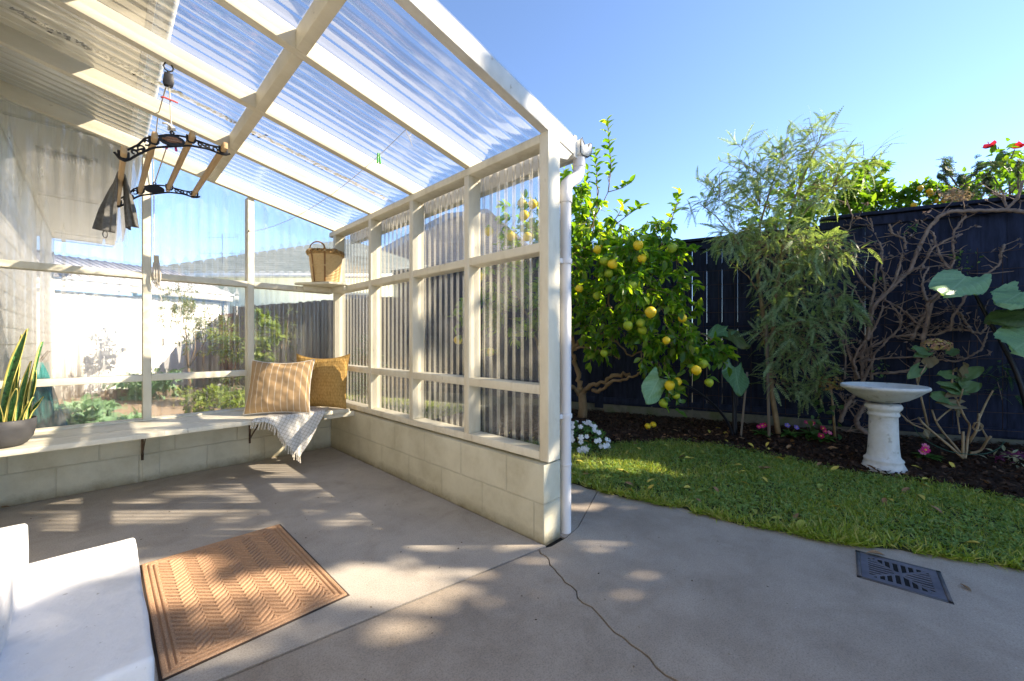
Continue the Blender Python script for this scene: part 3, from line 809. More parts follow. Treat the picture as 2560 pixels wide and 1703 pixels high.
# red plastic tie and pink pegs
o = obj('plastic_tie', NB().tube([(.205,2.572,2.205),(.213,2.568,2.2095),(.26,2.566,2.204),(.268,2.567,2.203)], .0042, 8), plain('red_tie', (.75,.10,.09), .4), origin=(.235,2.57,2.2))
tag(o, 'red plastic tie clipped across the two ropes above the drying rack', 'tie')
for xo, lab in ((.236,'pink clothes peg under the rack plaque, left of the pair'), (.259,'pink clothes peg under the rack plaque, right of the pair')):
    nb = NB(); s_ = 1 if xo > .25 else -1
    nb.bar((xo,2.60,2.012), (xo+s_*.006,2.604,1.975), .006, .009, (0,1,0)); nb.bar((xo+.004,2.60,2.012), (xo+s_*.010,2.612,1.978), .005, .008, (0,1,0))
    tag(obj('clothes_peg', nb, plain('pink_peg', (.75,.05,.25), .45), origin=(xo,2.6,1.99), bevel=.001), lab, 'peg')
# towel over the first slat
tow = empty('towel', (.076, 3.05, 1.9), 'grey hand towel folded over the drying rack slat', 'towel')
M['towel'] = noisy('grey_terry', (.15,.147,.138), (.27,.265,.25), 50, .95, 1.0, 420, .006, spec=.1)
nu, nv = 60, 64; P = np.zeros((nu, nv, 3))
rt3 = np.array([RT[0], RT[1], 0]); fw3 = np.array([FW[0], FW[1], 0])
for i in range(nu):
    for j in range(nv):
        a = i/(nu-1); s_ = (j/(nv-1)-.5)*2          # a across the cloth, s over the slat
        L = abs(s_); side = -1 if s_ < 0 else 1     # s < 0: the flap nearer the house
        top = np.array([.076, 3.08-.15*a, SZ[0]+.020])
        if L < .10:
            P[i, j] = top + np.array([side*L/.10*.015, 0, -.004*L/.10])
        else:
            q = (L-.10)/.90
            lat = (-.098+.090*a) if side < 0 else (.002+.064*a)
            bot = np.array([.076, 3.005, SZ[0]]) + rt3*lat + fw3*((-.035 if side < 0 else .03)) + np.array([0, 0, -.285 if side < 0 else -.25])
            bot[2] += .018*(a-.5)*side
            p0 = top + np.array([side*.015, 0, -.006])
            w = q**.75
            p = p0*(1-w) + bot*w; p[2] = p0[2]*(1-q) + bot[2]*q
            p += fw3*((.016*math.sin(a*9+side)+.008*math.sin(a*19))*min(1, q*1.6))
            P[i, j] = p
tw = obj('cloth', NB().grid(P), M['towel'], tow, smooth=True)
s_ = tw.modifiers.new('thick', 'SOLIDIFY'); s_.thickness = .007
t = np.linspace(0, np.pi*2, 16); lp = P[24, 0]
nb = NB().tube([(lp[0]+.009*np.sin(a), lp[1], lp[2]-.016+.018*np.cos(a)) for a in t], .0025, 6)
obj('hanging_loop', nb, M['towel'], tow, smooth=True)
# hank of rope hung on the back-wall post
nb = NB(); hx, hy = .288, 3.948
r2 = random.Random(3)
for k in range(6):
    w = r2.uniform(.012, .034); L = r2.uniform(.17, .235); ox = r2.uniform(-.006, .014); t = np.linspace(0, 2*np.pi, 26)
    nb.tube([(hx+ox+w*math.sin(a)*(1-math.cos(a))/2*1.0, hy-.006*k*.6-.004*math.sin(a*2), 1.655-L*(1-math.cos(a))/2) for a in t], .0034, 6)
for k in range(5): nb.tube([(hx+.018*math.cos(a), hy-.010+.015*math.sin(a), 1.60-.008*k+.003*math.sin(a)) for a in np.linspace(0, 6.28, 14)], .0034, 6)
nb.tube([(hx+.018,hy-.02,1.45),(hx+.028,hy-.02,1.40),(hx+.022,hy-.02,1.36),(hx+.03,hy-.02,1.335),(hx+.018,hy-.02,1.315),(hx+.030,hy-.02,1.31)], .0034, 6)
tag(obj('rope_hank', nb, M['rope'], origin=(hx,hy,1.5), smooth=True), 'cream rope coiled in a hank against the window post', 'rope')

# clothesline and its green peg
p0 = np.array([.872, 3.955, 1.945]); p1 = np.array([1.17, 1.93, 2.19]); t = np.linspace(0, 1, 40)
P = p0 + (p1-p0)*t[:, None]; P[:, 2] -= .16*4*t*(1-t)*.75
cl = empty('clothesline', tuple(p0), 'thin cord strung slack from the back-wall post to a roof rafter', 'cord')
obj('cord', NB().tube(P, .0016, 5), M['rope'], cl, smooth=True)
nb = NB(); nb.tube([(1.17+.015*math.cos(a), 1.925, 2.165+.025*math.sin(a)) for a in np.linspace(0,6.28,14)], .0016, 5); nb.tube([(1.17,1.925,2.14),(1.19,1.92,2.09)], .0016, 5)
obj('knot', nb, M['rope'], cl)
nb = NB(); nb.tube([(.872,3.968,1.945),(.872,3.93,1.945),(.868,3.925,1.955)], .004, 6); obj('hook', nb, M['black_iron'], cl)
q = P[34]
nb = NB(); nb.bar(q+(-.003,0,.014), q+(-.007,0,-.045), .007, .011, (0,1,0)); nb.bar(q+(.005,0,.014), q+(.010,0,-.045), .007, .011, (0,1,0)); nb.tube([q+(-.008,0,-.006), q+(.011,0,-.006)], .004, 8)
tag(obj('clothes_peg', nb, plain('green_peg', (.03,.42,.04), .4), origin=q, bevel=.001), 'green clothes peg clipped on the slack cord under the roof', 'peg')

# ------------------------------------------------------------------ basket on the corner shelf
bc = (1.452, 3.815, 1.557)
bk = empty('basket', bc, 'round cane basket with a plaited rim and leather hoop handles on the corner shelf', 'basket')
M['cane'] = noisy('cane', (.56,.37,.17), (.78,.58,.31), 40, .5, .3, 120, .002, stretch=(1,1,3), c2=(.66,.46,.22))
M['leather'] = noisy('tan_leather', (.27,.135,.05), (.36,.19,.075), 12, .55, .15, 90, .001)
M['plait'] = noisy('dark_plait', (.33,.20,.075), (.52,.34,.15), 40, .6, .4, 130, .002)
prof = []
nrow = 19
for k in range(nrow):
    z = .004 + k*.0134; rb = .112 + .030*(z/.26)**.9
    prof += [(rb-.0045, z), (rb+.0022, z+.0028), (rb+.0036, z+.0067), (rb+.0022, z+.0106), (rb-.0045, z+.0134)]
nb = NB().lathe([(0,.003)] + prof + [(.132,.258),(.10,.02),(0,.012)], bc, 56, wob=.012)
obj('body', nb, M['cane'], bk, smooth=True)
nb = NB(); n = 19
for k in range(n):
    a = k/n*2*np.pi; b1 = (k+.85)/n*2*np.pi; b2 = (k-.85)/n*2*np.pi
    r_ = .148
    nb.tube([(bc[0]+r_*math.cos(a), bc[1]+r_*math.sin(a), bc[2]+.252), (bc[0]+(r_+.010)*math.cos((a+b1)/2), bc[1]+(r_+.010)*math.sin((a+b1)/2), bc[2]+.272), (bc[0]+r_*math.cos(b1), bc[1]+r_*math.sin(b1), bc[2]+.290)], .0095, 6, flat=.5)
    nb.tube([(bc[0]+(r_+.003)*math.cos(a), bc[1]+(r_+.003)*math.sin(a), bc[2]+.252), (bc[0]+(r_+.006)*math.cos((a+b2)/2), bc[1]+(r_+.006)*math.sin((a+b2)/2), bc[2]+.272), (bc[0]+r_*math.cos(b2), bc[1]+r_*math.sin(b2), bc[2]+.290)], .0085, 6, flat=.5)
nb.lathe([(.137,.250),(.153,.250),(.153,.258),(.139,.286),(.148,.290),(.137,.293),(.130,.27),(.137,.250)], bc, 48)
obj('rim', nb, M['plait'], bk, smooth=True)
def on_b(ang, z, off=.006):
    r_ = .112 + .030*(max(z, 0)/.26)**.9 + off
    return (bc[0]+r_*math.cos(ang), bc[1]+r_*math.sin(ang), bc[2]+z)
for ca in (R(222), R(42)):
    a1, a2 = ca-.42, ca+.42
    nb = NB()
    left = [on_b(a1, z, .005 if z < .24 else .018) for z in (.004,.06,.12,.18,.235,.262,.29)]
    right = [on_b(a2, z, .005 if z < .24 else .018) for z in (.29,.262,.235,.18,.12,.06,.004)]
    pl, pr_ = np.array(left[-1]), np.array(right[0]); mid = (pl+pr_)/2; hw = (pr_-pl)/2
    arc = [tuple(mid - hw*math.cos(t) + np.array([0,0,.058])*math.sin(t)) for t in np.linspace(.15, np.pi-.15, 12)]
    nb.tube(left+arc+right, .0085, 8, flat=.55)
    h_ = obj('handle', nb, M['leather'], bk, smooth=True)
    for a_ in (a1, a2):
        nb = NB(); p = np.array(on_b(a_, .145, .010)); tg = np.array([-math.sin(a_), math.cos(a_), 0])
        for sg in (-1, 1): nb.tube([p - tg*.016 + np.array([0,0,-.014*sg]), p + tg*.016 + np.array([0,0,.014*sg])], .0022, 5)
        p = np.array(on_b(a_, .270, .030))
        obj('lacing', nb, M['cane'], bk); nb = NB()
        for sg in (-1, 1): nb.tube([p - tg*.016 + np.array([0,0,-.012*sg]), p + tg*.016 + np.array([0,0,.012*sg])], .0022, 5)
        obj('lacing', nb, M['cane'], bk)

# ------------------------------------------------------------------ cushions
def cushion_pts(bl, br, up, thick, W, Hh, n=44, sag=0.0, seed=0):
    """pillow with dog-eared corners; bl->br along its base, up = lean direction"""
    bl = np.array(bl); e1 = (np.array(br)-bl); e1 /= np.linalg.norm(e1); e2 = np.array(up, float); e2 /= np.linalg.norm(e2); e3 = np.cross(e1, e2)
    out = []
    for sd in (1, -1):
        P = np.zeros((n, n, 3))
        for i in range(n):
            for j in range(n):
                a = i/(n-1)*2-1; b_ = j/(n-1)*2-1
                # edges pulled in at the middle so that the corners stick out
                aa = a*(1-.075*(1-abs(b_)**2.2)*abs(a)**3); bb = b_*(1-.075*(1-abs(a)**2.2)*abs(b_)**3)
                t_ = (max(0, 1-abs(a)**2.6)*max(0, 1-abs(b_)**2.6))**.55
                w = .010*mnoise.noise((a*2.2+seed, b_*2.2, sd*3)) + .006*mnoise.noise((a*6+seed, b_*6, sd*5))
                th = sd*(thick*t_ + w*min(1, t_*1.6)) 
                bb2 = bb - sag*(1-abs(a)**2)*max(0, b_)*.16
                P[i, j] = bl + e1*W*(aa*.5+.5) + e2*Hh*(bb2*.5+.5) + e3*th
        out.append(P)
    return out, e1, e2, e3
def uvmap(o, n, per=1):
    me = o.data; uv = me.uv_layers.new(name='UVMap')
    co = np.zeros(len(me.loops), np.int32); me.loops.foreach_get('vertex_index', co)
    k = co % (n*n); i = k//n; j = k % n
    uv.data.foreach_set('uv', np.stack([i/(n-1), j/(n-1)], 1).astype(np.float32).ravel())
def stripemat():
    m, nt, b = newmat('striped_cotton')
    tc = nt.nodes.new("ShaderNodeTexCoord"); sx = nt.nodes.new("ShaderNodeSeparateXYZ"); nt.links.new(tc.outputs['UV'], sx.inputs[0])
    fr = mathn(nt, 'FRACT', mathn(nt, 'MULTIPLY_ADD', sx.outputs[0], 10.6)); fr.node.inputs[0].links[0].from_node.inputs[2].default_value = .35
    st = mathn(nt, 'LESS_THAN', mathn(nt, 'ABSOLUTE', mathn(nt, 'SUBTRACT', fr, .5)), .042)
    n1 = nd(nt, "ShaderNodeTexNoise", Scale=300, Detail=2); nt.links.new(tc.outputs['UV'], n1.inputs[0])
    rp = ramp(nt, n1.outputs[0], [(.3, (.42,.275,.145)), (.7, (.52,.35,.195))])
    mx = nt.nodes.new("ShaderNodeMix"); mx.data_type = 'RGBA'; nt.links.new(st, mx.inputs[0]); nt.links.new(rp.outputs[0], mx.inputs[6]); mx.inputs[7].default_value = (.72,.64,.52,1)
    nt.links.new(mx.outputs[2], b.inputs['Base Color']); b.inputs['Roughness'].default_value = .9; b.inputs['Specular IOR Level'].default_value = .15
    bp = nd(nt, "ShaderNodeBump", Strength=.3, Distance=.001); nt.links.new(n1.outputs[0], bp.inputs['Height']); nt.links.new(bp.outputs[0], b.inputs['Normal'])
    return m
def wovenmat():
    m, nt, b = newmat('mustard_weave')
    tc = nt.nodes.new("ShaderNodeTexCoord"); mp = nt.nodes.new("ShaderNodeMapping"); mp.inputs['Scale'].default_value = (60, 17, 1); nt.links.new(tc.outputs['UV'], mp.inputs[0])
    w1 = nd(nt, "ShaderNodeTexVoronoi", Scale=1.0, Randomness=.55); nt.links.new(mp.outputs[0], w1.inputs[0])
    rp = ramp(nt, w1.outputs['Distance'], [(.15, (.60,.38,.14)), (.6, (.48,.29,.095)), (.9, (.33,.185,.05))])
    nt.links.new(rp.outputs[0], b.inputs['Base Color']); b.inputs['Roughness'].default_value = .95; b.inputs['Specular IOR Level'].default_value = .1
    bp = nd(nt, "ShaderNodeBump", Strength=.9, Distance=.005); bp.invert = True
    nt.links.new(w1.outputs['Distance'], bp.inputs['Height']); nt.links.new(bp.outputs[0], b.inputs['Normal'])
    return m
def cushion(name, label, bl, br, up, thick, W, Hh, mat, piping=None, sag=0, seed=0):
    n = 44
    (A, B), e1, e2, e3 = cushion_pts(bl, br, up, thick, W, Hh, n, sag, seed)
    root = empty(name, tuple((np.array(bl)+np.array(br))/2), label, 'cushion')
    nb = NB().grid(A); nb2 = NB().grid(B[:, ::-1]) if False else NB().grid(B)
    nb.add(nb2.V[0], nb2.Q[0][:, ::-1])
    o = obj('cover', nb, mat, root, smooth=True); uvmap(o, n)
    if piping:
        ring = np.concatenate([A[:, 0], A[-1, 1:], A[::-1, -1][1:], A[0, ::-1][1:]])
        obj('piping', NB().tube(ring, .0042, 6), piping, root, smooth=True)
    else:
        ring = np.concatenate([A[:, 0], A[-1, 1:], A[::-1, -1][1:], A[0, ::-1][1:]])
        obj('seam', NB().tube(ring, .0030, 6), mat, root, smooth=True)
    return root
cushion('cushion', 'tan cushion with thin white stripes and white piping standing in front on the bench', (.775,3.672,.452), (1.150,3.392,.452), (.20,.33,.93), .075, .485, .455, stripemat(), plain('white_piping', (.80,.76,.68), .8), .5, 1)
cushion('cushion', 'mustard textured cushion leaning in the corner behind the striped one', (1.155,3.790,.447), (1.478,3.405,.447), (.14,.16,1.0), .085, .49, .475, wovenmat(), None, .75, 4)

# ------------------------------------------------------------------ throw blanket
def gridmat():
    m, nt, b = newmat('checked_throw')
    tc = nt.nodes.new("ShaderNodeTexCoord"); sx = nt.nodes.new("ShaderNodeSeparateXYZ"); nt.links.new(tc.outputs['UV'], sx.inputs[0])
    lines = None
    for k, f in ((0, 1), (1, 1)):
        fr = mathn(nt, 'FRACT', sx.outputs[k]); st = mathn(nt, 'LESS_THAN', fr, .11)
        lines = st if lines is None else mathn(nt, 'MAXIMUM', lines, st)
    n1 = nd(nt, "ShaderNodeTexNoise", Scale=40, Detail=3); nt.links.new(tc.outputs['UV'], n1.inputs[0])
    rp = ramp(nt, n1.outputs[0], [(.3, (.66,.64,.60)), (.7, (.78,.76,.72))])
    mx = nt.nodes.new("ShaderNodeMix"); mx.data_type = 'RGBA'; nt.links.new(mathn(nt, 'MULTIPLY', lines, .85), mx.inputs[0]); nt.links.new(rp.outputs[0], mx.inputs[6]); mx.inputs[7].default_value = (.33,.30,.22,1)
    nt.links.new(mx.outputs[2], b.inputs['Base Color']); b.inputs['Roughness'].default_value = .92; b.inputs['Specular IOR Level'].default_value = .1
    bp = nd(nt, "ShaderNodeBump", Strength=.4, Distance=.002); nt.links.new(n1.outputs[0], bp.inputs['Height']); nt.links.new(bp.outputs[0], b.inputs['Normal'])
    return m
throw = empty('throw_blanket', (1.05, 3.45, .45), 'white throw with a thin grid pattern and tasselled edge hanging off the bench', 'blanket')
# outline on the cloth: s along the bench edge (world x), h = height above (on the bench, going back) or below its edge
yf = 3.405
def cloth_pt(x, d):
    """d>0 hangs below the front edge, d<0 lies on the bench; returns world point with folds"""
    f = .018*math.sin(x*26)*min(1, max(0, d)*7) + .012*math.sin(x*13+1)*min(1, max(0, d)*5)
    if d <= 0: return (x, yf - d, .4475 + .010*abs(mnoise.noise((x*9, d*9, 1))) + (.004 if d > -.02 else 0))
    r_ = .02
    if d < r_: a = d/r_*1.57; return (x, yf - r_*math.sin(a)*.9, .4485 - r_*(1-math.cos(a)))
    return (x, yf - r_*.9 - abs(f) - .004 - .02*d, .4485 - (d-.005))
# cloth quad: corner A (left on bench), B (left, just below edge), C tip, D (right on bench)
Aq = np.array([.80, -.20]); Bq = np.array([.765, .015]); Cq = np.array([1.085, .335]); Dq = np.array([1.385, -.16])
n1_, n2_ = 70, 70; P = np.zeros((n1_, n2_, 3)); UV = np.zeros((n1_, n2_, 2))
dirv = (Dq-Cq)/np.linalg.norm(Dq-Cq); prp = np.array([-dirv[1], dirv[0]])
for i in range(n1_):
    for j in range(n2_):
        a, b_ = i/(n1_-1), j/(n2_-1)
        # left edge bends: A -> B -> C ; right edge D ; param a from left edge to right edge
        lft = Bq + (Cq-Bq)*b_ + np.array([.02, -.055])*math.sin(b_*np.pi) + np.array([.03,-.035])*math.sin(b_*2*np.pi)*.5
        rgt = Aq + np.array([.18, 0]) + (Dq-Aq-np.array([.18, 0]))*b_
        if True:
            q_ = lft + (rgt-lft)*a
        P[i, j] = cloth_pt(q_[0], q_[1]); UV[i, j] = (np.dot(q_, dirv)/.0245, np.dot(q_, prp)/.0245)
o = obj('cloth', NB().grid(P), gridmat(), throw, smooth=True)
uv = o.data.uv_layers.new(name='UVMap'); li = np.zeros(len(o.data.loops), np.int32); o.data.loops.foreach_get('vertex_index', li)
uv.data.foreach_set('uv', UV.reshape(-1, 2)[li].astype(np.float32).ravel())
s_ = o.modifiers.new('thick', 'SOLIDIFY'); s_.thickness = .004
nb = NB(); r2 = random.Random(8)
for k in range(25):
    b_ = k/24; p = P[0, int(b_*(n2_-1))]
    L = r2.uniform(.042, .058); ex_ = r2.uniform(-.008, .008); pts_ = []
    for m_ in range(9):
        t_ = m_/8; pts_.append((p[0]+ex_*t_-.010*t_*(1-b_), p[1]-.004-.003*math.sin(m_*1.7), p[2]+.002-L*t_))
    nb.tube(pts_, [.0050 if q_ % 2 else .0036 for q_ in range(8)] + [.0055], 6)
obj('tassel_fringe', nb, M['rope'], throw, smooth=True)

# ------------------------------------------------------------------ snake plant in a grey bowl
pc = (-.372, 3.56, .4445)
pp = empty('potted_snake_plant', pc, 'snake plant with yellow-edged leaves in a dark grey bowl on the bench', 'potted plant')
M['pot'] = noisy('grey_pot', (.050,.050,.053), (.075,.075,.079), 8, .6, .15, 60, .002)
nb = NB().lathe([(.0,.0),(.062,.0),(.085,.012),(.108,.05),(.118,.10),(.121,.148),(.116,.150),(.110,.10),(.08,.03),(0,.02)], pc, 48)
obj('bowl', nb, M['pot'], pp, smooth=True)
nb = NB().lathe([(.113,.118),(.08,.126),(.04,.122),(0,.127)], pc, 24, wob=.03); obj('potting_soil', nb, M['soil'], pp)
nb = NB().lathe([(0,-.0005),(.11,-.0005),(.112,.006),(.0,.006)], pc, 32)
def snakemat():
    m, nt, b = newmat('snake_leaf')
    tc = nt.nodes.new("ShaderNodeTexCoord"); sx = nt.nodes.new("ShaderNodeSeparateXYZ"); nt.links.new(tc.outputs['UV'], sx.inputs[0])
    mp = nt.nodes.new("ShaderNodeMapping"); mp.inputs['Scale'].default_value = (3, 26, 1); nt.links.new(tc.outputs['UV'], mp.inputs[0])
    n1 = nd(nt, "ShaderNodeTexNoise", Scale=1.0, Detail=4, Roughness=.6, Distortion=1.2); nt.links.new(mp.outputs[0], n1.inputs[0])
    rp = ramp(nt, n1.outputs[0], [(.36, (.012,.045,.016)), (.46, (.035,.15,.04)), (.62, (.09,.25,.075)), (.75, (.16,.34,.14))])
    edg = mathn(nt, 'GREATER_THAN', mathn(nt, 'ABSOLUTE', mathn(nt, 'SUBTRACT', sx.outputs[0], .5)), .37)
    mx = nt.nodes.new("ShaderNodeMix"); mx.data_type = 'RGBA'; nt.links.new(edg, mx.inputs[0]); nt.links.new(rp.outputs[0], mx.inputs[6]); mx.inputs[7].default_value = (.66,.56,.16,1)
    nt.links.new(mx.outputs[2], b.inputs['Base Color']); b.inputs['Roughness'].default_value = .4
    return m
M['snake'] = snakemat()
r2 = random.Random(12)
leaves = [(.00,-.01,.50,.050,10,.1),(.045,.01,.47,.040,4,1.0),(.085,-.035,.43,.052,8,.3),(-.05,.0,.45,.045,8,2.6),(.085,.03,.28,.034,8,.8),(.03,-.06,.20,.036,22,-1.2),(.07,-.07,.15,.034,24,-.8),
          (.00,-.075,.14,.034,30,-1.6),(-.05,-.06,.20,.036,24,-2.2),(-.08,.04,.33,.038,15,2.8),(.03,.07,.36,.040,10,1.5),(.09,-.02,.14,.03,22,.0),(.055,-.03,.33,.034,8,.2),(-.02,.05,.30,.03,12,1.9)]
for dx_, dy_, L, w, tilt, az_ in leaves:
    n_ = 16; P = np.zeros((9, n_, 3)); UV = np.zeros((9, n_, 2))
    tw = r2.uniform(-.7, .7); fa = -0.85 + r2.uniform(-.6, .6)         # facing roughly to the room
    for j in range(n_):
        t_ = j/(n_-1); wid = w*(.62+.9*t_-.35*t_*t_)*(1-t_**5)**.8 if t_ < 1 else 0
        bend = math.tan(R(tilt))*L*t_**1.6
        cx_ = pc[0]+dx_+math.cos(az_)*bend; cy_ = pc[1]+dy_+math.sin(az_)*bend; cz_ = pc[2]+.11+L*t_*1.08
        an = fa + tw*t_
        for i in range(9):
            q_ = (i/8-.5)
            cup = .35*w*(q_*q_*4)*(1-.5*t_)
            P[i, j] = (cx_ + q_*wid*math.cos(an) + cup*math.sin(an), cy_ + q_*wid*math.sin(an) - cup*math.cos(an), cz_ + .004*math.sin(t_*14+q_*3))
            UV[i, j] = (i/8, t_*L*2 + dx_*30)
    o = obj('leaf', NB().grid(P), M['snake'], pp, smooth=True)
    uv = o.data.uv_layers.new(name='UVMap'); li = np.zeros(len(o.data.loops), np.int32); o.data.loops.foreach_get('vertex_index', li)
    uv.data.foreach_set('uv', UV.reshape(-1, 2)[li].astype(np.float32).ravel())
    s_ = o.modifiers.new('thick', 'SOLIDIFY'); s_.thickness = .003
# ------------------------------------------------------------------ side fence
def fence(name, label, t0, t1, top, base, mat, width, gaps, cap=True, off=0.0, plinth=True, post=None, seed=1, cover_gap=0):
    r_ = random.Random(seed)
    p = fpt(t0, off); root = empty(name, (p[0], p[1], 0), label, 'fence')
    d3 = np.array([FDIR[0], FDIR[1], 0]); d3 /= np.linalg.norm(d3); n3 = np.array([FNRM[0], FNRM[1], 0])
    nb = NB(); t = t0
    while t < t1 - .01:
        w = min(width*r_.uniform(.96, 1.04), t1-t); gp = r_.choice(gaps)
        a = fpt(t, off+r_.uniform(-.003, .003)); b = fpt(t+w-gp, off+r_.uniform(-.003, .003))
        zt = top - (.0 if cap else r_.uniform(0, .03))
        V = []
        for z in (base, zt):
            for q, o in ((a, 0), (b, 0), (b, -.018), (a, -.018)):
                V.append((q[0]+n3[0]*o, q[1]+n3[1]*o, z))
        nb.hexa(V); t += w
    obj('palings', nb, mat, root, bevel=.0015)
    L = t1-t0
    def beam(pn, z, h, th, o, m, ta=t0, tb=t1):
        a = fpt(ta, off+o); b = fpt(tb, off+o)
        obj(pn, NB().bar((a[0],a[1],z), (b[0],b[1],z), th, h), m, root, bevel=.003)
    for z in (.45, top*.55, top-.30): beam('rail', z, .075, .045, -.045, mat)
    if cap:
        beam('cap_rail', top+.012, .032, .105, .012, mat); beam('face_rail', top-.055, .085, .024, .0145, mat)
    if plinth: beam('plinth', base-.075, .15, .045, -.012, M['plinth']); beam('bottom_rail', base+.055, .075, .022, .014, mat)
    for tp in (post or []):
        a = fpt(tp, off+.014); obj('post', NB().bar((a[0],a[1],base-.05), (a[0],a[1],top-.10), .11, .028, n3), mat, root, bevel=.003)
    return root
fence('black_fence', 'low black paling fence behind the lemon tree with thin bright gaps', -1.40, 4.45, 2.185, .21, M['fence'], .152, [.0008,.0008,.003,.001,.0008,.0045,.001], post=[.92], seed=4)
fence('black_fence', 'taller black paling fence behind the bare vine and wire trellis', -9.0, -1.39, 2.262, .16, M['fence'], .160, [.0008,.001,.0008,.004,.0008,.001], off=.03, seed=9)
fence('grey_fence', 'weathered grey paling fence seen through the clear panels at the back corner', 4.46, 9.2, 1.80, .05, M['fence_old'], .13, [.004,.008,.003,.012], cap=False, plinth=False, seed=3)
# back boundary fence running left from it
bfx = empty('grey_fence', (2.0, 10.6, 0), 'reddish brown board fence beside the white garage', 'fence')
nb = NB(); r_ = random.Random(2); e = fpt(9.2)
a0 = np.array([2.02, 11.95]); a1 = np.array([e[0], e[1]]); Lf = np.linalg.norm(a1-a0); df = (a1-a0)/Lf; t = 0
while t < Lf:
    q = a0+df*t; q2 = a0+df*(t+.135); nb.bar((*( (q+q2)/2), 0), (*((q+q2)/2), 1.62+r_.uniform(0,.03)), .13, .018, (df[1], -df[0], 0)); t += .142
obj('palings', nb, noisy('red_brown_board', (.12,.035,.022), (.19,.06,.04), 5, .8, .4, 30, .004), bfx)

# wire trellis on the fence
tre = empty('wire_trellis', (5.0, .9, .2), 'rusty square wire mesh trellis fixed over the black fence', 'trellis')
def wires(t0, t1, z0, z1, sp, off):
    nb = NB(); d = FNRM
    t = t0
    while t <= t1+.001:
        p = fpt(t, off); nb.tube([(p[0],p[1],z0),(p[0]+.004,p[1],(z0+z1)/2),(p[0],p[1],z1)], .0026, 5); t += sp
    z = z0
    while z <= z1+.001:
        a = fpt(t0-.05, off+.005); m_ = fpt((t0+t1)/2, off+.008); b = fpt(t1+.05, off+.005); nb.tube([(a[0],a[1],z),(m_[0],m_[1],z-.01),(b[0],b[1],z)], .0026, 5); z += sp
    return nb
obj('mesh_panel', wires(-2.84, -1.42, .24, 1.86, .158, .07), M['rust'], tre)
obj('mesh_panel', wires(-1.25, .02, .25, 1.83, .158, .04), M['rust'], tre)
obj('mesh_panel', wires(-4.3, -2.95, .20, 1.10, .20, .07), M['rust'], tre)

# ------------------------------------------------------------------ leaf shapes
def leaf_t(w=.30, fold=.25, n=4, curl=.15, tip=1.0):
    V = []; Q = []; 
    for i in range(n+1):
        t = i/n; ww = w*math.sin(min(1, t**.85*tip)*math.pi)**.9 * .5 if 0 < t < 1 else .004
        z = -curl*t*t
        V += [(-ww, t, z+fold*ww), (0, t, z), (ww, t, z+fold*ww)]
    for i in range(n):
        a = i*3; Q += [(a, a+1, a+4, a+3), (a+1, a+2, a+5, a+4)]
    return np.array(V), Q
LEMON_LEAF = leaf_t(.52, .5, 4, .16)
LONG_LEAF = leaf_t(.26, .4, 4, .2)
ROUND_LEAF = leaf_t(.75, .25, 4, .25)
def rand_dirs(n, g=rng):
    v = g.normal(0, 1, (n, 3)); return v/np.linalg.norm(v, axis=1)[:, None]
def twig_leaves(nbL, nbS, base, tip, nleaf, lsize, tmpl, sag=.0, g=rng, stem_r=.0022, droop=.25, upw=.5):
    base = np.array(base, float); tip = np.array(tip, float)
    t = np.linspace(0, 1, 6); mid = (base+tip)/2 + rand_dirs(1, g)[0]*np.linalg.norm(tip-base)*.10
    P = ((1-t)**2)[:, None]*base + (2*t*(1-t))[:, None]*mid + (t*t)[:, None]*tip
    P[:, 2] -= sag*t*t
    if nbS is not None: nbS.tube(P, np.linspace(stem_r*1.6, stem_r*.7, 6), 4, caps=False)
    tt = np.sort(g.uniform(.15, 1, nleaf)); tt[-1] = 1
    pos = np.stack([np.interp(tt, t, P[:, k]) for k in range(3)], 1)
    ax0 = P[-1]-P[0]; ax0 /= np.linalg.norm(ax0)+1e-9
    ax = rand_dirs(nleaf, g)*.9 + ax0*.75 + np.array([0,0,-droop])
    nr = rand_dirs(nleaf, g)*.55 + np.array([0,0,1.0])*upw + SUN3*.35
    nbL.scatter(tmpl[0], tmpl[1], [], pos, ax, nr, g.uniform(.7, 1.15, nleaf)*lsize)
SUN3 = np.array(SUNV)
M['lemon_leaf'] = leafmat('lemon_leaf', (.045,.115,.018), (.085,.185,.028), (.21,.29,.045), .52, .30, (3.6,3.2,.8))
M['lemon_yel'] = noisy('lemon_skin', (.72,.44,.015), (.80,.55,.03), 30, .4, .35, 90, .003, c2=(.62,.50,.03))
M['lemon_grn'] = noisy('green_lemon_skin', (.16,.27,.02), (.30,.38,.03), 18, .4, .35, 90, .003, c2=(.48,.46,.04))
def lemon(nb, p, r, nip=True):
    prof = [(0,-1.12),(.10,-1.10),(.16,-1.03),(.45,-.90),(.80,-.55),(.97,-.15),(1,.1),(.93,.42),(.70,.74),(.36,.94),(.12,1.0),(0,1.0)]
    nb.lathe([(a*r, b*r) for a, b in prof], p, 18, wob=.04); return nb

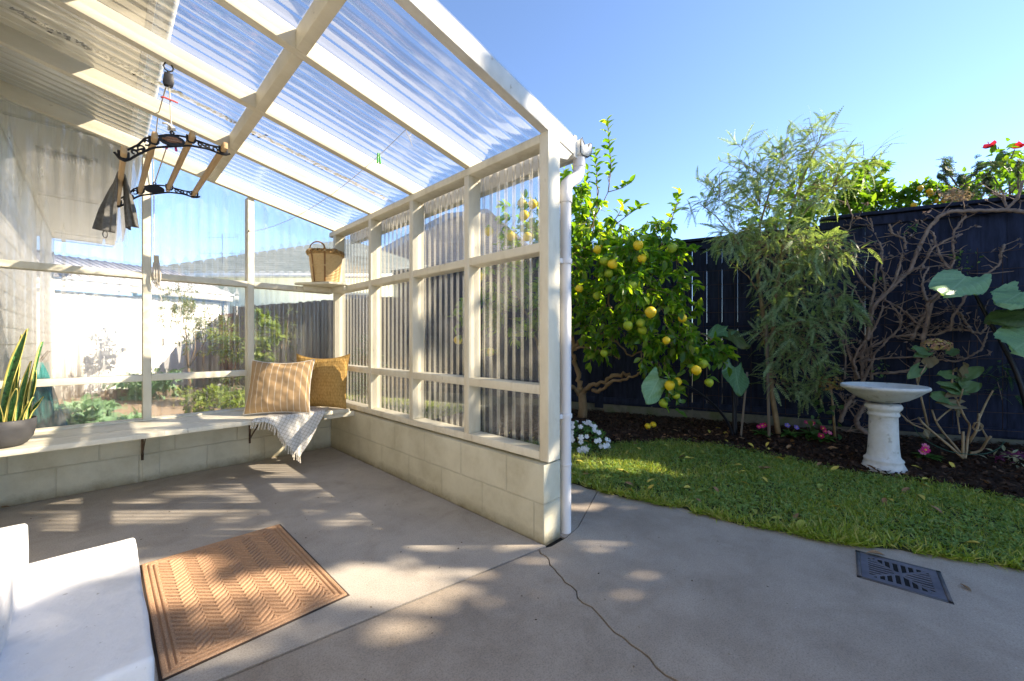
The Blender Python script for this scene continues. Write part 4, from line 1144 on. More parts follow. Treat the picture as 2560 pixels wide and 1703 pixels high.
# ------------------------------------------------------------------ lemon tree
tb = np.array([4.12, 2.82, .05])
lt = empty('lemon_tree', tuple(tb), 'lemon tree laden with yellow and green lemons beside the downpipe', 'tree')
def uvd(pts): return [tuple(atD(u, v, d)) for u, v, d in pts]
nbT = NB()
nbT.tube([tuple(tb)] + uvd([(1458,1020,4.9),(1456,995,4.9),(1454,980,4.9)]), [.062,.052,.047,.050], 12)
limbs = [([(1454,982,4.9),(1447,950,4.9),(1435,905,4.85),(1432,870,4.8),(1428,800,4.75),(1420,700,4.7)], [.042,.036,.03,.026,.02,.012]),
         ([(1455,985,4.9),(1475,962,4.8),(1512,955,4.6),(1535,938,4.5),(1575,935,4.4)], [.032,.030,.026,.024,.02]),
         ([(1480,975,4.8),(1500,978,4.7),(1530,955,4.5),(1575,945,4.3),(1615,925,4.15)], [.026,.024,.022,.017,.010]),
         ([(1452,990,4.9),(1430,968,4.85),(1400,955,4.8),(1360,900,4.7),(1330,820,4.6)], [.034,.03,.026,.02,.012]),
         ([(1432,870,4.8),(1455,845,4.7),(1500,835,4.6),(1535,850,4.45),(1580,890,4.3)], [.024,.022,.018,.015,.010]),
         ([(1430,875,4.8),(1460,868,4.7),(1500,880,4.5),(1550,895,4.35)], [.02,.018,.015,.010]),
         ([(1535,850,4.45),(1533,800,4.4),(1520,720,4.35),(1505,620,4.3)], [.018,.015,.012,.007]),
         ([(1420,760,4.75),(1440,680,4.7),(1480,560,4.6),(1520,480,4.5)], [.018,.015,.010,.005]),
         ([(1520,480,4.5),(1528,420,4.45),(1523,360,4.4),(1516,300,4.4)], [.006,.005,.004,.003]),
         ([(1450,690,4.7),(1480,600,4.6),(1494,480,4.5),(1490,390,4.5)], [.012,.009,.006,.003]),
         ([(1640,660,4.3),(1665,570,4.3),(1690,510,4.3),(1700,480,4.3)], [.008,.006,.004,.003]),
         ([(1505,620,4.3),(1570,580,4.2),(1640,660,4.2)], [.010,.008,.007]),
         ([(1330,820,4.6),(1280,720,4.5),(1240,640,4.45)], [.012,.010,.006]),
         ([(1580,890,4.3),(1650,850,4.1),(1740,830,4.0),(1800,860,3.95)], [.010,.008,.006,.004])]
for pts_, rr in limbs:
    P = np.array(uvd(pts_)); k = len(P); t = np.linspace(0, k-1, 5*(k-1)+1)
    Pi = np.stack([np.interp(t, range(k), P[:, q]) for q in range(3)], 1); Pi[1:-1] += rng.normal(0, .011, (len(Pi)-2, 3))
    nbT.tube(Pi, np.interp(t, range(k), rr)*(1+rng.normal(0,.11,len(Pi)))*.88, 10)
obj('trunk', nbT, M['bark'], lt, smooth=True)
nbL = NB(); nbS = NB()
# clumps: centre (u, v, distance), radius (m), twigs
clumps = [(1440,600,4.6,.42,46),(1500,640,4.4,.42,52),(1560,660,4.2,.36,44),(1600,720,4.1,.34,42),(1520,740,4.3,.36,40),(1440,740,4.6,.36,34),
          (1640,790,4.0,.30,36),(1700,850,3.95,.26,28),(1760,880,3.9,.22,24),(1800,875,3.9,.13,12),(1560,820,4.2,.26,24),(1480,800,4.4,.24,16),
          (1400,660,4.8,.45,40),(1330,620,4.75,.42,42),(1250,680,4.6,.36,34),(1190,760,4.6,.28,22),(1350,760,4.7,.36,30),(1260,800,4.6,.25,18),(1620,640,4.15,.22,20),(1690,640,4.1,.14,12),
          (1460,520,4.6,.28,26),(1430,470,4.7,.22,18),(1420,560,4.75,.32,26),(1560,580,4.3,.2,16),(1650,900,4.0,.16,12),(1690,950,3.95,.10,8),(1540,560,4.4,.16,10),(1300,540,4.7,.28,20),(1680,720,4.05,.18,14)]
clumps += [(1660,600,4.2,.24,22),(1640,560,4.3,.16,12),(1700,700,4.1,.18,14),(1580,620,4.0,.22,22),(1420,640,4.2,.26,26),(1480,560,4.3,.26,24),(1560,700,3.9,.22,22),(1500,860,4.3,.18,12),(1600,860,4.0,.20,18),(1720,790,4.0,.18,14),(1440,830,4.5,.22,14),(1380,720,4.3,.24,18)]
for u, v, d, r_, n_ in clumps:
    n_ = int(n_*.80)
    c0 = atD(u, v, d)
    dirs = rand_dirs(n_)
    for k in range(n_):
        p0 = c0 + dirs[k]*r_*rng.uniform(.15, .6); p1 = c0 + dirs[k]*r_*rng.uniform(.75, 1.12) + np.array([0,0,-.04])
        twig_leaves(nbL, nbS, p0, p1, int(rng.integers(6, 10)), .098, LEMON_LEAF, sag=.03)
# upright shoots against the sky
shoots = [([(1520,480,4.5),(1528,420,4.45),(1523,360,4.4),(1518,296,4.4)], 30),([(1494,520,4.5),(1492,440,4.5),(1488,372,4.5)], 20),([(1665,600,4.3),(1688,520,4.3),(1700,478,4.3)], 15),
          ([(1440,600,4.7),(1455,500,4.7),(1470,425,4.7)], 18),([(1540,560,4.4),(1580,530,4.35),(1605,515,4.35)], 12),([(1520,480,4.5),(1555,470,4.45),(1580,455,4.4)], 9),
          ([(1690,640,4.1),(1725,625,4.05),(1738,632,4.0)], 10),([(1530,560,4.4),(1550,530,4.4),(1560,505,4.4)], 7),([(1400,560,4.8),(1405,480,4.8),(1410,415,4.8)], 14)]
for pts_, n_ in shoots:
    P = np.array(uvd(pts_)); k = len(P)
    t = np.linspace(0, k-1, 12); Pi = np.stack([np.interp(t, range(k), P[:, q]) for q in range(3)], 1)
    nbS.tube(Pi, np.linspace(.006, .0022, 12), 5, caps=False)
    tt = np.linspace(.6, k-1, n_); pos = np.stack([np.interp(tt, range(k), P[:, q]) for q in range(3)], 1)
    an = np.arange(n_)*2.4; ax = np.stack([np.cos(an), np.sin(an), np.full(n_, .75)], 1) + rng.normal(0, .2, (n_, 3))
    nbL.scatter(LEMON_LEAF[0], LEMON_LEAF[1], [], pos, ax, rand_dirs(n_)*.3+np.array([0,0,.6])-ax*.2, rng.uniform(.075, .115, n_))
obj('crown', nbL, M['lemon_leaf'], lt, smooth=True)
tag(obj('twigs', nbS, M['bark'], lt), kind='stuff')
def z5(x, y): return (1350+x/2.851, 250+y/2.851)
def z6(x, y): return (1350+x/2.851, 700+y/2.851)
Y_, G_ = 'lemon_yel', 'lemon_grn'
nbF = NB()
LEM = [(z5(408,1065),Y_,11,4.05),(z5(455,1020),Y_,12,4.25),(z5(700,1035),Y_,13,3.85),(z5(728,1128),Y_,12,3.85),(z5(518,1168),Y_,13,3.9),(z5(458,1145),G_,12,3.95),(z5(942,1055),G_,12.5,3.8),
       (z5(280,1342),Y_,10,4.1),(z5(650,1322),G_,13.5,3.75),(z5(788,1512),Y_,14.5,3.6),(z5(1015,1555),Y_,11,3.72),(z5(270,1035),G_,9,4.2),(z5(490,1235),G_,11,4.0),(z5(590,1305),G_,10,3.95),(z5(405,1395),G_,10,4.1),
       (z6(627,325),G_,12.5,3.75),(z6(718,307),G_,12,3.75),(z6(728,355),G_,11.5,3.8),(z6(900,430),Y_,10,3.7),(z6(458,520),G_,10,4.1),(z6(1113,642),Y_,12.5,3.62),(z6(1162,597),G_,12,3.66),(z6(1205,730),G_,11,3.68),
       (z6(923,750),Y_,13,3.75),(z6(978,725),Y_,11.5,3.8),(z6(968,822),G_,10.5,3.77),(z6(925,822),G_,7,3.8),(z6(880,877),G_,11.5,3.76),
       ((1305,508),Y_,12,4.2),((1332,510),Y_,12,4.2),((1310,538),Y_,13,4.15),((1222,578),Y_,12,4.2),((1277,590),Y_,12,4.15),((1318,592),Y_,12,4.2),((1203,690),Y_,11,4.2),((1145,850),Y_,11,4.3),((1225,880),Y_,11,4.2),((1290,650),G_,12,4.2)]
for (u, v), kd, rp_, d in LEM:
    p = atD(u, v, d+.02); r_ = rp_/1005*d*.98
    m_ = int(rng.integers(2, 4)); q0 = p+np.array([0,0,r_*1.1])
    nbF.scatter(LEMON_LEAF[0], LEMON_LEAF[1], [], np.tile(q0, (m_,1))+rng.normal(0,.012,(m_,3)), rand_dirs(m_)*.8+np.array([-.25,-.25,.0]), rand_dirs(m_)*.5+np.array([-.3,-.3,.6]), rng.uniform(.07,.105,m_))
    nb = lemon(NB(), (0,0,0), r_)
    q = Matrix.Rotation(random.uniform(-.6,.6), 3, 'X') @ Matrix.Rotation(random.uniform(-.6,.6), 3, 'Y')
    nb.V = [v_ @ np.array(q).T + p for v_ in nb.V]
    obj('lemon', nb, M[kd], lt, smooth=True, label='yellow lemon hanging in the crown' if kd == Y_ else 'green lemon hanging in the crown')
obj('fruit_leaves', nbF, M['lemon_leaf'], lt, smooth=True)
# the hanging spray under the crown
nb = NB(); a = atD(1672,930,3.78); nb.tube([tuple(a), tuple(atD(1674,960,3.78)), tuple(atD(1672,990,3.77)), tuple(atD(1668,1010,3.77))], .003, 5); obj('hanging_twig', nb, M['bark'], lt)
nb = NB(); n_ = 16
pos = np.array([atD(1672+rng.uniform(-14,30), v_, 3.77) for v_ in np.linspace(940, 1030, n_)])
nb.scatter(LEMON_LEAF[0], LEMON_LEAF[1], [], pos, rand_dirs(n_)*.7+np.array([.6,-.3,-.5]), rand_dirs(n_)*.4+np.array([-.5,-.5,.6]), rng.uniform(.08,.12,n_)); obj('crown', nb, M['lemon_leaf'], lt, smooth=True)
for (px, py), nm in ((z6(768,1060), 'larger yellow lemon fallen on the mulch below the lemon tree'), (z6(807,1052), 'smaller yellow lemon fallen on the mulch, touching the larger one')):
    p = atZ(px, py, .07); rr = .034 if 'larger' in nm else .027; p[2] = bed_z(p[0], p[1]) + rr*.85
    tag(obj('fallen_lemon', lemon(NB(), p, rr), M['lemon_yel'], origin=p, smooth=True), nm, 'lemon')

# ------------------------------------------------------------------ wattle with feathery fronds
wb = np.array([4.74, .90, .06])
wt = empty('wattle_tree', tuple(wb), 'slender feathery wattle tree with grey-green fronds against the black fence', 'tree')
nbT = NB()
stems = [([(1946,1084,4.0),(1932,1000,4.02),(1924,930,4.03),(1915,850,4.05),(1902,740,4.08),(1893,680,4.1),(1900,560,4.1),(1930,460,4.1),(1955,400,4.1)], [.026,.024,.022,.021,.019,.017,.012,.008,.004]),
         ([(1925,935,4.03),(1930,850,4.0),(1938,760,3.98),(1946,690,3.95),(1960,600,3.95),(1985,500,3.95),(2030,390,3.95),(2055,335,3.95)], [.020,.018,.017,.015,.012,.009,.006,.003]),
         ([(1946,690,3.95),(1990,640,3.9),(2040,600,3.85),(2090,600,3.8)], [.010,.008,.006,.003]),
         ([(1960,600,3.95),(2020,520,3.9),(2090,460,3.85),(2160,400,3.8),(2205,395,3.8)], [.009,.007,.006,.004,.002]),
         ([(1893,680,4.1),(1840,600,4.05),(1790,540,4.0),(1745,505,4.0)], [.010,.007,.005,.002]),
         ([(1915,850,4.05),(1960,820,3.95),(2010,800,3.9),(2060,820,3.85)], [.008,.006,.004,.002]),
         ([(1902,740,4.08),(1870,690,4.0),(1820,650,3.95)], [.008,.005,.002]),
         ([(1930,460,4.1),(1880,420,4.1),(1830,400,4.1)], [.006,.004,.002]),
         ([(1930,850,4.0),(1990,900,3.95),(2030,960,3.9),(2060,1010,3.88)], [.008,.006,.004,.002])]
stem_pts = []
for pts_, rr in stems:
    P = np.array(uvd(pts_)); k = len(P); t = np.linspace(0, k-1, 4*(k-1)+1)
    Pi = np.stack([np.interp(t, range(k), P[:, q]) for q in range(3)], 1); nbT.tube(Pi, np.interp(t, range(k), rr), 8)
obj('trunk', nbT, M['stem_y'], wt, smooth=True)
def frond_t(npair=12, L=1.0, lw=.105, droop=.40, th=.055):
    V = []; Q = []; T_ = []
    def rach(t): return np.array([0, t, -droop*t*t])
    for i in range(6):
        p = rach(i/5); V += [p+[-.007,0,0], p+[.007,0,0]]
    for i in range(5): a = 2*i; Q.append((a, a+1, a+3, a+2))
    for i in range(npair):
        t = .08+.92*i/(npair-1); p = rach(t); l = lw*(.55+.45*math.sin(math.pi*min(1, t*1.0)**.7))*(1 if t < .9 else .6)
        for s_ in (-1, 1):
            k = len(V); tip = p+np.array([s_*l, l*.55, -.10*l+.05*l*s_])
            V += [p+[0,-th*.5,0], p+[0,th*.5,0], tip+[0,th*.35,0], tip+[0,-th*.35,0]]
            Q.append((k, k+1, k+2, k+3) if s_ < 0 else (k, k+3, k+2, k+1))
    return np.array(V), Q
FROND = frond_t()
M['wattle'] = leafmat('wattle_frond', (.12,.185,.075), (.20,.29,.14), (.30,.39,.22), .35, .5, (2.2,2.1,.75), .5)
nbL = NB(); nbS = NB()
wc = [(1960,400,4.05,.30,60,.3),(2040,370,3.95,.28,55,.3),(1880,440,4.05,.30,55,.3),(1800,500,4.0,.30,50,.3),(1760,520,4.0,.18,20,.3),(1900,520,4.0,.40,80,.4),(1990,480,3.95,.36,80,.4),(2080,470,3.9,.28,46,.4),
      (2160,410,3.82,.20,22,.5),(1840,580,3.95,.28,44,.8),(1930,620,3.9,.38,90,1.0),(2010,620,3.85,.36,90,1.1),(2070,640,3.8,.28,60,1.2),(1970,720,3.85,.30,56,1.1),(2080,740,3.8,.20,30,1.3),(2120,770,3.75,.14,14,1.4),
      (1980,820,3.9,.30,64,.9),(2030,870,3.85,.26,52,.9),(1960,900,3.95,.20,32,.8),(2050,960,3.85,.20,26,.8),(1820,600,3.95,.16,18,1.0),(1990,980,3.95,.14,14,.6),(1920,760,3.95,.22,24,.7),(1910,840,3.95,.2,20,.7),(2060,800,3.8,.24,30,1.0),(1950,960,3.9,.18,20,.6),(1860,370,4.1,.10,8,.3),(2100,420,3.9,.18,22,.3)]
for u, v, d, r_, n_, dr in wc:
    n_ = int(n_*(.75 if v < 560 else .92))
    c0 = atD(u, v, d); dirs = rand_dirs(n_)
    for k in range(n_):
        p0 = c0 + dirs[k]*r_*rng.uniform(.0, .45); out = dirs[k]*np.array([1,1,.8]) + np.array([0,0,.30-dr*.34])
        p1 = p0 + out*r_*rng.uniform(.5, .8)
        t = np.linspace(0, 1, 5); mid = (p0+p1)/2+np.array([0,0,.03]); P = ((1-t)**2)[:,None]*p0+(2*t*(1-t))[:,None]*mid+(t*t)[:,None]*p1
        nbS.tube(P, np.linspace(.003, .0014, 5), 3, caps=False)
        nf = int(rng.integers(2, 4)); tt = rng.uniform(.25, 1, nf); pos = np.stack([np.interp(tt, t, P[:, q]) for q in range(3)], 1)
        ax = rand_dirs(nf)*.75 + out*.6 + np.array([0,0,-dr*.22]); nr = rand_dirs(nf)*.6+np.array([0,0,.8])
        nbL.scatter(FROND[0], FROND[1], [], pos, ax, nr, rng.uniform(.11, .19, nf))
obj('crown', nbL, M['wattle'], wt); tag(obj('twigs', nbS, M['stem_y'], wt), kind='stuff')
for (ua, va, da), (ub, vb, db), r_, lab in (((1923,1077,3.98),(1916,790,4.0),.014,'tall grey timber stake tied to the wattle trunk'),((1852,1079,4.05),(1868,955,4.02),.012,'short leaning grey stake beside the elephant ear plant')):
    a = atD(ua, va, da); b_ = atD(ub, vb, db)
    if 'short' in lab: b_ = atD(1868,930,4.02)
    a[2] -= .05
    tag(obj('garden_stake', NB().bar(a, b_, r_*1.7, r_*1.5), M['stake'], origin=a, bevel=.002), lab, 'stake')

# ------------------------------------------------------------------ elephant ears
def veinleaf(name, c, vein, spot, trans=.2):
    m, nt, b = newmat(name); tc = nt.nodes.new("ShaderNodeTexCoord"); sx = nt.nodes.new("ShaderNodeSeparateXYZ"); nt.links.new(tc.outputs['UV'], sx.inputs[0])
    ab = mathn(nt, 'ABSOLUTE', sx.outputs[0]); 
    side = mathn(nt, 'ABSOLUTE', mathn(nt, 'SUBTRACT', mathn(nt, 'FRACT', mathn(nt, 'SUBTRACT', mathn(nt, 'MULTIPLY', sx.outputs[1], 8.0), mathn(nt, 'MULTIPLY', ab, 3.0))), .5))
    lines = mathn(nt, 'MAXIMUM', mathn(nt, 'LESS_THAN', ab, .035), mathn(nt, 'MULTIPLY', mathn(nt, 'LESS_THAN', side, .07), .7))
    n1 = nd(nt, "ShaderNodeTexNoise", Scale=7, Detail=6, Roughness=.65); nt.links.new(tc.outputs['UV'], n1.inputs[0])
    rp = ramp(nt, n1.outputs[0], [(.28, spot), (.40, tuple(x*.85 for x in c)), (.62, c), (.8, tuple(x*1.2 for x in c))])
    mx = nt.nodes.new("ShaderNodeMix"); mx.data_type = 'RGBA'; nt.links.new(mathn(nt, 'MULTIPLY', lines, .6), mx.inputs[0]); nt.links.new(rp.outputs[0], mx.inputs[6]); mx.inputs[7].default_value = (*vein, 1)
    nt.links.new(mx.outputs[2], b.inputs['Base Color']); b.inputs['Roughness'].default_value = .38
    n2 = nd(nt, "ShaderNodeTexNoise", Scale=30, Detail=4); nt.links.new(tc.outputs['UV'], n2.inputs[0])
    bp = nd(nt, "ShaderNodeBump", Strength=.5, Distance=.006); nt.links.new(mathn(nt, 'ADD', n2.outputs[0], mathn(nt, 'MULTIPLY', lines, .8)), bp.inputs['Height']); nt.links.new(bp.outputs[0], b.inputs['Normal'])
    tr = nt.nodes.new("ShaderNodeBsdfTranslucent"); tr.inputs[0].default_value = (c[0]*2.2, c[1]*2.0, c[2]*.7, 1); ms = nt.nodes.new("ShaderNodeMixShader"); ms.inputs[0].default_value = trans
    nt.links.new(b.outputs[0], ms.inputs[1]); nt.links.new(tr.outputs[0], ms.inputs[2]); nt.links.new(ms.outputs[0], nt.nodes["Material Output"].inputs[0]); return m
M['taro_v'] = veinleaf('taro_leaf_veined', (.09,.20,.08), (.20,.34,.16), (.12,.14,.05)); M['taro_pale_v'] = veinleaf('taro_pale_veined', (.22,.39,.19), (.38,.52,.30), (.26,.30,.10)); M['taro_dark_v'] = veinleaf('taro_dark_veined', (.07,.10,.025), (.14,.17,.05), (.10,.08,.03))
M['taro'] = leafmat('taro_leaf', (.07,.155,.075), (.09,.185,.095), (.11,.21,.115), .22, .42, (2.4,2.3,.8), .5)
M['taro_pale'] = leafmat('taro_leaf_pale', (.17,.30,.17), (.20,.34,.20), (.23,.37,.22), .22, .5, (1.6,1.7,.8), .4)
M['taro_dark'] = leafmat('taro_leaf_dark', (.05,.075,.018), (.06,.09,.02), (.08,.11,.03), .25, .5, (2.2,2.2,.7), .4)
M['black_stem'] = noisy('black_stem', (.006,.006,.008), (.016,.014,.018), 14, .45, .1, 60, .002)
def heart(tip, notch, wdir, width, cup=.12, wave=.012, n=20, seed=0):
    """heart-shaped leaf from the stalk notch to the tip, half-width vector along wdir"""
    tip = np.array(tip, float); o = np.array(notch, float); ax = tip-o; L = np.linalg.norm(ax); ax /= L
    wd = np.array(wdir, float); wd -= ax*np.dot(wd, ax); wd /= np.linalg.norm(wd); nr = np.cross(wd, ax)
    P = np.zeros((n, 2*n+1, 3))
    for i in range(n):
        for j in range(2*n+1):
            s_ = (j-n)/n; t = i/(n-1)
            # side profile
            w_ = width*.5*(math.sin(math.pi*(t*.86+.14))**.62 if t < 1 else 0)*(1-.12*t)
            back = -.30*L*abs(s_)**1.5*(1-t)**1.5
            y = t*L + back; x = s_*w_
            vein = .034*L*math.cos((t*8 - abs(s_)*3.0)*2*math.pi)*abs(s_)**.7*(1-t*.5)
            z = cup*width*(abs(s_)**1.4)*(1-.3*t) - .12*L*t*t + vein*.5 + wave*math.sin(t*9+s_*4+seed)*abs(s_)
            P[i, j] = o + ax*y + wd*x + nr*z
    return NB().grid(P)
def taro(label, base, leaves, stems_):
    root = empty('elephant_ear_plant', base, label, 'plant')
    for k, (tip, notch, wv, wd, mt, cup) in enumerate(leaves):
        lf = obj('leaf', heart(tip, notch, wv, wd, cup, .022, 24, seed=k*2), M[mt+'_v'], root, smooth=True)
        me = lf.data; uv = me.uv_layers.new(name='UVMap'); li = np.zeros(len(me.loops), np.int32); me.loops.foreach_get('vertex_index', li)
        uv.data.foreach_set('uv', np.stack([(li % 49 - 24)/24, (li//49)/23], 1).astype(np.float32).ravel())
    for P, r_ in stems_:
        P = np.array(P); k = len(P); t = np.linspace(0, k-1, 20)
        # smooth bend
        Pi = np.stack([np.interp(t, range(k), P[:, q]) for q in range(3)], 1)
        for _ in range(6): Pi[1:-1] = (Pi[:-2]+Pi[1:-1]*2+Pi[2:])/4
        obj('stem', NB().tube(Pi, np.linspace(r_, r_*.45, 20), 8), M['black_stem'], root, smooth=True)
    return root
A = atD
taro('elephant ear plant with drooping heart leaves between lemon tree and wattle', tuple(A(1834,1092,4.1)*np.array([1,1,0])+np.array([0,0,.03])),
     [(A(1611,1010,3.75), A(1648,945,3.82), A(1660,975,3.8)-A(1600,960,3.75), .25, 'taro_pale', .05),
      (A(1846,992,3.85), A(1838,918,3.98), A(1872,930,3.95)-A(1808,930,3.9), .265, 'taro', .06),
      (A(1872,872,3.9), A(1820,828,4.05), A(1850,820,4.0)-A(1858,870,3.8), .22, 'taro_dark', .12),
      (A(1772,836,3.95), A(1816,826,4.05), A(1790,805,4.0)-A(1800,850,3.8), .17, 'taro', .1)],
     [([A(1832,1092,4.1), A(1820,1050,4.08), A(1775,1000,4.0), A(1720,962,3.9), A(1650,942,3.82)], .016),
      ([A(1836,1092,4.1), A(1834,1000,4.12), A(1832,940,4.1), A(1838,915,3.98)], .017),
      ([A(1840,1092,4.1), A(1838,960,4.15), A(1830,860,4.12), A(1820,828,4.05)], .014),
      ([A(1838,1092,4.1), A(1832,980,4.15), A(1822,880,4.12), A(1816,826,4.05)], .013)])
rb = A(2590,1120,3.1); rb[2] = .08
taro('elephant ear plant with huge pale leaves on black stems at the right edge', tuple(rb),
     [(A(2352,755,3.15), A(2415,690,3.35), A(2480,675,3.3)-A(2350,715,3.25), .34, 'taro_pale', .06),
      (A(2484,778,3.0), A(2556,728,3.25), A(2560,770,2.9)-A(2510,705,3.2), .27, 'taro_pale', .06),
      (A(2468,828,3.0), A(2575,775,3.2), A(2540,815,2.95)-A(2520,770,3.2), .26, 'taro_dark', .08),
      (A(2498,895,2.75), A(2580,845,3.05), A(2575,890,2.8)-A(2530,820,3.0), .34, 'taro_pale', .06)],
     [([rb, A(2560,960,3.15), A(2500,850,3.25), A(2450,760,3.32), A(2418,692,3.35)], .020),
      ([rb, A(2600,960,3.1), A(2590,820,3.2), A(2552,727,3.25)], .018), ([rb, A(2610,960,3.1), A(2600,850,3.2), A(2576,777,3.2)], .015), ([rb, A(2605,980,3.0), A(2595,900,3.05), A(2580,847,3.05)], .016)])
# ------------------------------------------------------------------ bare climbing vine
def z7(x, y): return (1950+x/2.851, 300+y/2.851)
def z8(x, y): return (1950+x/2.851, 750+y/2.851)
vb_ = atF(2152, 1085, .18)
vine = empty('climbing_vine', (vb_[0], vb_[1], .1), 'bare woody vine twisting over the wire trellis and black fence', 'vine')
VP_ = [(z8,[(700,990),(620,950),(552,900),(545,840),(590,770),(640,700)],.026,.020),(z8,[(425,870),(470,760),(520,680),(600,560),(640,470)],.020,.014),
 (z7,[(1010,1568),(1060,1420),(1050,1290),(1150,1220),(1240,1130),(1260,1080)],.018,.009),(z7,[(940,1568),(1000,1440),(1060,1330),(1140,1240),(1200,1200)],.017,.010),
 (z7,[(1050,1290),(1015,1190),(1020,1130),(1060,1050)],.013,.007),
 (z7,[(620,1420),(700,1290),(800,1190),(930,1070),(980,930),(1010,870),(1060,770),(1130,690),(1220,648),(1400,645),(1640,640),(1760,660)],.016,.018),
 (z7,[(640,1560),(660,1300),(670,1180),(690,1020),(730,960),(710,870)],.015,.007),(z7,[(620,1568),(640,1480),(660,1330),(760,1240),(830,1130),(880,950)],.018,.009),
 (z7,[(890,920),(895,850),(800,810),(780,740)],.011,.009),(z7,[(730,930),(720,1040),(750,1180),(740,1280),(860,1340),(960,1430),(1040,1490)],.008,.010),
 (z7,[(1090,800),(1110,880),(1150,990),(1210,1070),(1250,990),(1230,900),(1240,800),(1290,720),(1330,680)],.009,.010),
 (z7,[(1210,1500),(1230,1400),(1290,1320),(1340,1220)],.013,.009),(z7,[(1280,1370),(1330,1450),(1380,1520)],.010,.009),
 (z8,[(520,430),(560,390),(700,310),(800,260),(950,245),(1100,250),(1210,215),(1300,210),(1430,240),(1470,200),(1465,110)],.012,.008),
 (z8,[(560,440),(700,420),(800,410),(1000,410),(1150,425),(1250,440),(1340,410),(1440,350),(1470,260)],.008,.008),
 (z8,[(640,525),(740,520),(930,505),(980,440),(1020,300),(1030,240),(1080,20)],.012,.014),(z8,[(540,570),(520,460),(490,390),(460,250),(380,190)],.013,.007),
 (z8,[(560,560),(520,450),(560,350),(640,250),(700,150),(740,40)],.014,.008),(z8,[(650,570),(660,400),(760,290),(850,200),(870,120),(800,40)],.011,.007),
 (z8,[(590,560),(580,400),(640,180),(650,20)],.015,.016),(z8,[(610,480),(640,330),(700,280)],.008,.005),(z7,[(480,990),(560,900),(650,860)],.008,.005),(z7,[(520,1040),(590,1160),(660,1210)],.009,.011),
 (z7,[(1450,1110),(1570,1030),(1570,960),(1600,890)],.008,.010),(z7,[(640,700),(655,740),(665,800)],.006,.005),(z7,[(480,800),(520,700),(470,560)],.006,.004),
 (z7,[(830,1130),(900,1090),(1000,1050),(1100,900),(1180,860),(1300,810)],.009,.008),(z7,[(600,1330),(560,1260),(520,1180)],.008,.005),(z7,[(1610,640),(1690,560),(1739,430)],.012,.010),(z7,[(1620,640),(1590,540),(1510,510)],.008,.005),
 (z8,[(660,570),(650,350),(655,100)],.009,.006),(z8,[(460,560),(470,400),(440,250),(470,120)],.008,.006),(z8,[(850,800),(900,860),(1000,910)],.006,.006),(z8,[(420,990),(530,890)],.005,.004),(z8,[(420,665),(470,740),(530,830)],.007,.006)]
nbV = NB(); nbTw = NB(); ends = []
rv = random.Random(21); gv_ = np.random.default_rng(5)
for k, (fn, pts_, r0, r1) in enumerate(VP_):
    off = .10 + .05*((k*37 % 10)/10)
    P = np.array([atF(*fn(x, y), off) for x, y in pts_]); m = len(P)
    # Catmull-like smoothing
    t = np.linspace(0, m-1, 8*(m-1)+1); Pi = np.stack([np.interp(t, range(m), P[:, q]) for q in range(3)], 1)
    for _ in range(3): Pi[1:-1] = (Pi[:-2]+2*Pi[1:-1]+Pi[2:])/4
    Pi[1:-1] += gv_.normal(0, .003, (len(Pi)-2, 3))
    nbV.tube(Pi, np.interp(np.linspace(0,1,len(Pi)), [0,1], [r0*.98, r1*.98])*(1+gv_.normal(0,.06,len(Pi))), 8)
    for _ in range(int(len(Pi)*.35)):
        p = Pi[rv.randrange(len(Pi))]; d = gv_.normal(0, 1, 3); d[2] = abs(d[2])*.8; d -= np.array([*FNRM, 0])*np.dot(d[:2], FNRM)*.7; d /= np.linalg.norm(d)
        L = rv.uniform(.05, .20); q1 = p+d*L*.5+gv_.normal(0,.012,3); q2 = p+d*L+gv_.normal(0,.02,3)
        nbTw.tube([p, q1, q2], [.0045,.0034,.0020], 4, caps=False); ends.append(q2)
obj('stem', nbV, M['bark2'], vine, smooth=True); obj('twigs', nbTw, M['bark2'], vine)
ends = np.array(ends); nbC = NB(); sel = ends[gv_.random(len(ends)) < .45]
CRISP = leaf_t(.6, .8, 3, .9)
for p in sel:
    n_ = 4; nbC.scatter(CRISP[0], CRISP[1], [], p+gv_.normal(0,.012,(n_,3)), gv_.normal(0,1,(n_,3))+[0,0,-.6], gv_.normal(0,1,(n_,3)), gv_.uniform(.018,.034,n_))
obj('dry_leaves', nbC, leafmat('dry_vine_leaf', (.10,.075,.065), (.20,.15,.125), (.28,.22,.19), .15, .7, (1.4,1.2,1.0), .2), vine)
nbC = NB()
for (fx, fy) in ((935,780),(1330,1030),(700,1120),(1290,960)):
    p = atF(*z7(fx, fy), .14); n_ = 14; nbC.scatter(ROUND_LEAF[0], ROUND_LEAF[1], [], p+gv_.normal(0,.03,(n_,3)), gv_.normal(0,1,(n_,3)), gv_.normal(0,.5,(n_,3))+[0,0,1], gv_.uniform(.02,.035,n_))
for (fx, fy) in ((720,460),(715,520)):
    p = atF(*z8(fx, fy), .14); n_ = 12; nbC.scatter(ROUND_LEAF[0], ROUND_LEAF[1], [], p+gv_.normal(0,.025,(n_,3)), gv_.normal(0,1,(n_,3)), gv_.normal(0,.5,(n_,3))+[0,0,1], gv_.uniform(.02,.035,n_))
M['soft_leaf'] = leafmat('soft_green_leaf', (.05,.11,.03), (.09,.18,.05), (.15,.25,.08), .3, .5, (2.4,2.2,.8), .3)
obj('new_leaves', nbC, M['soft_leaf'], vine)

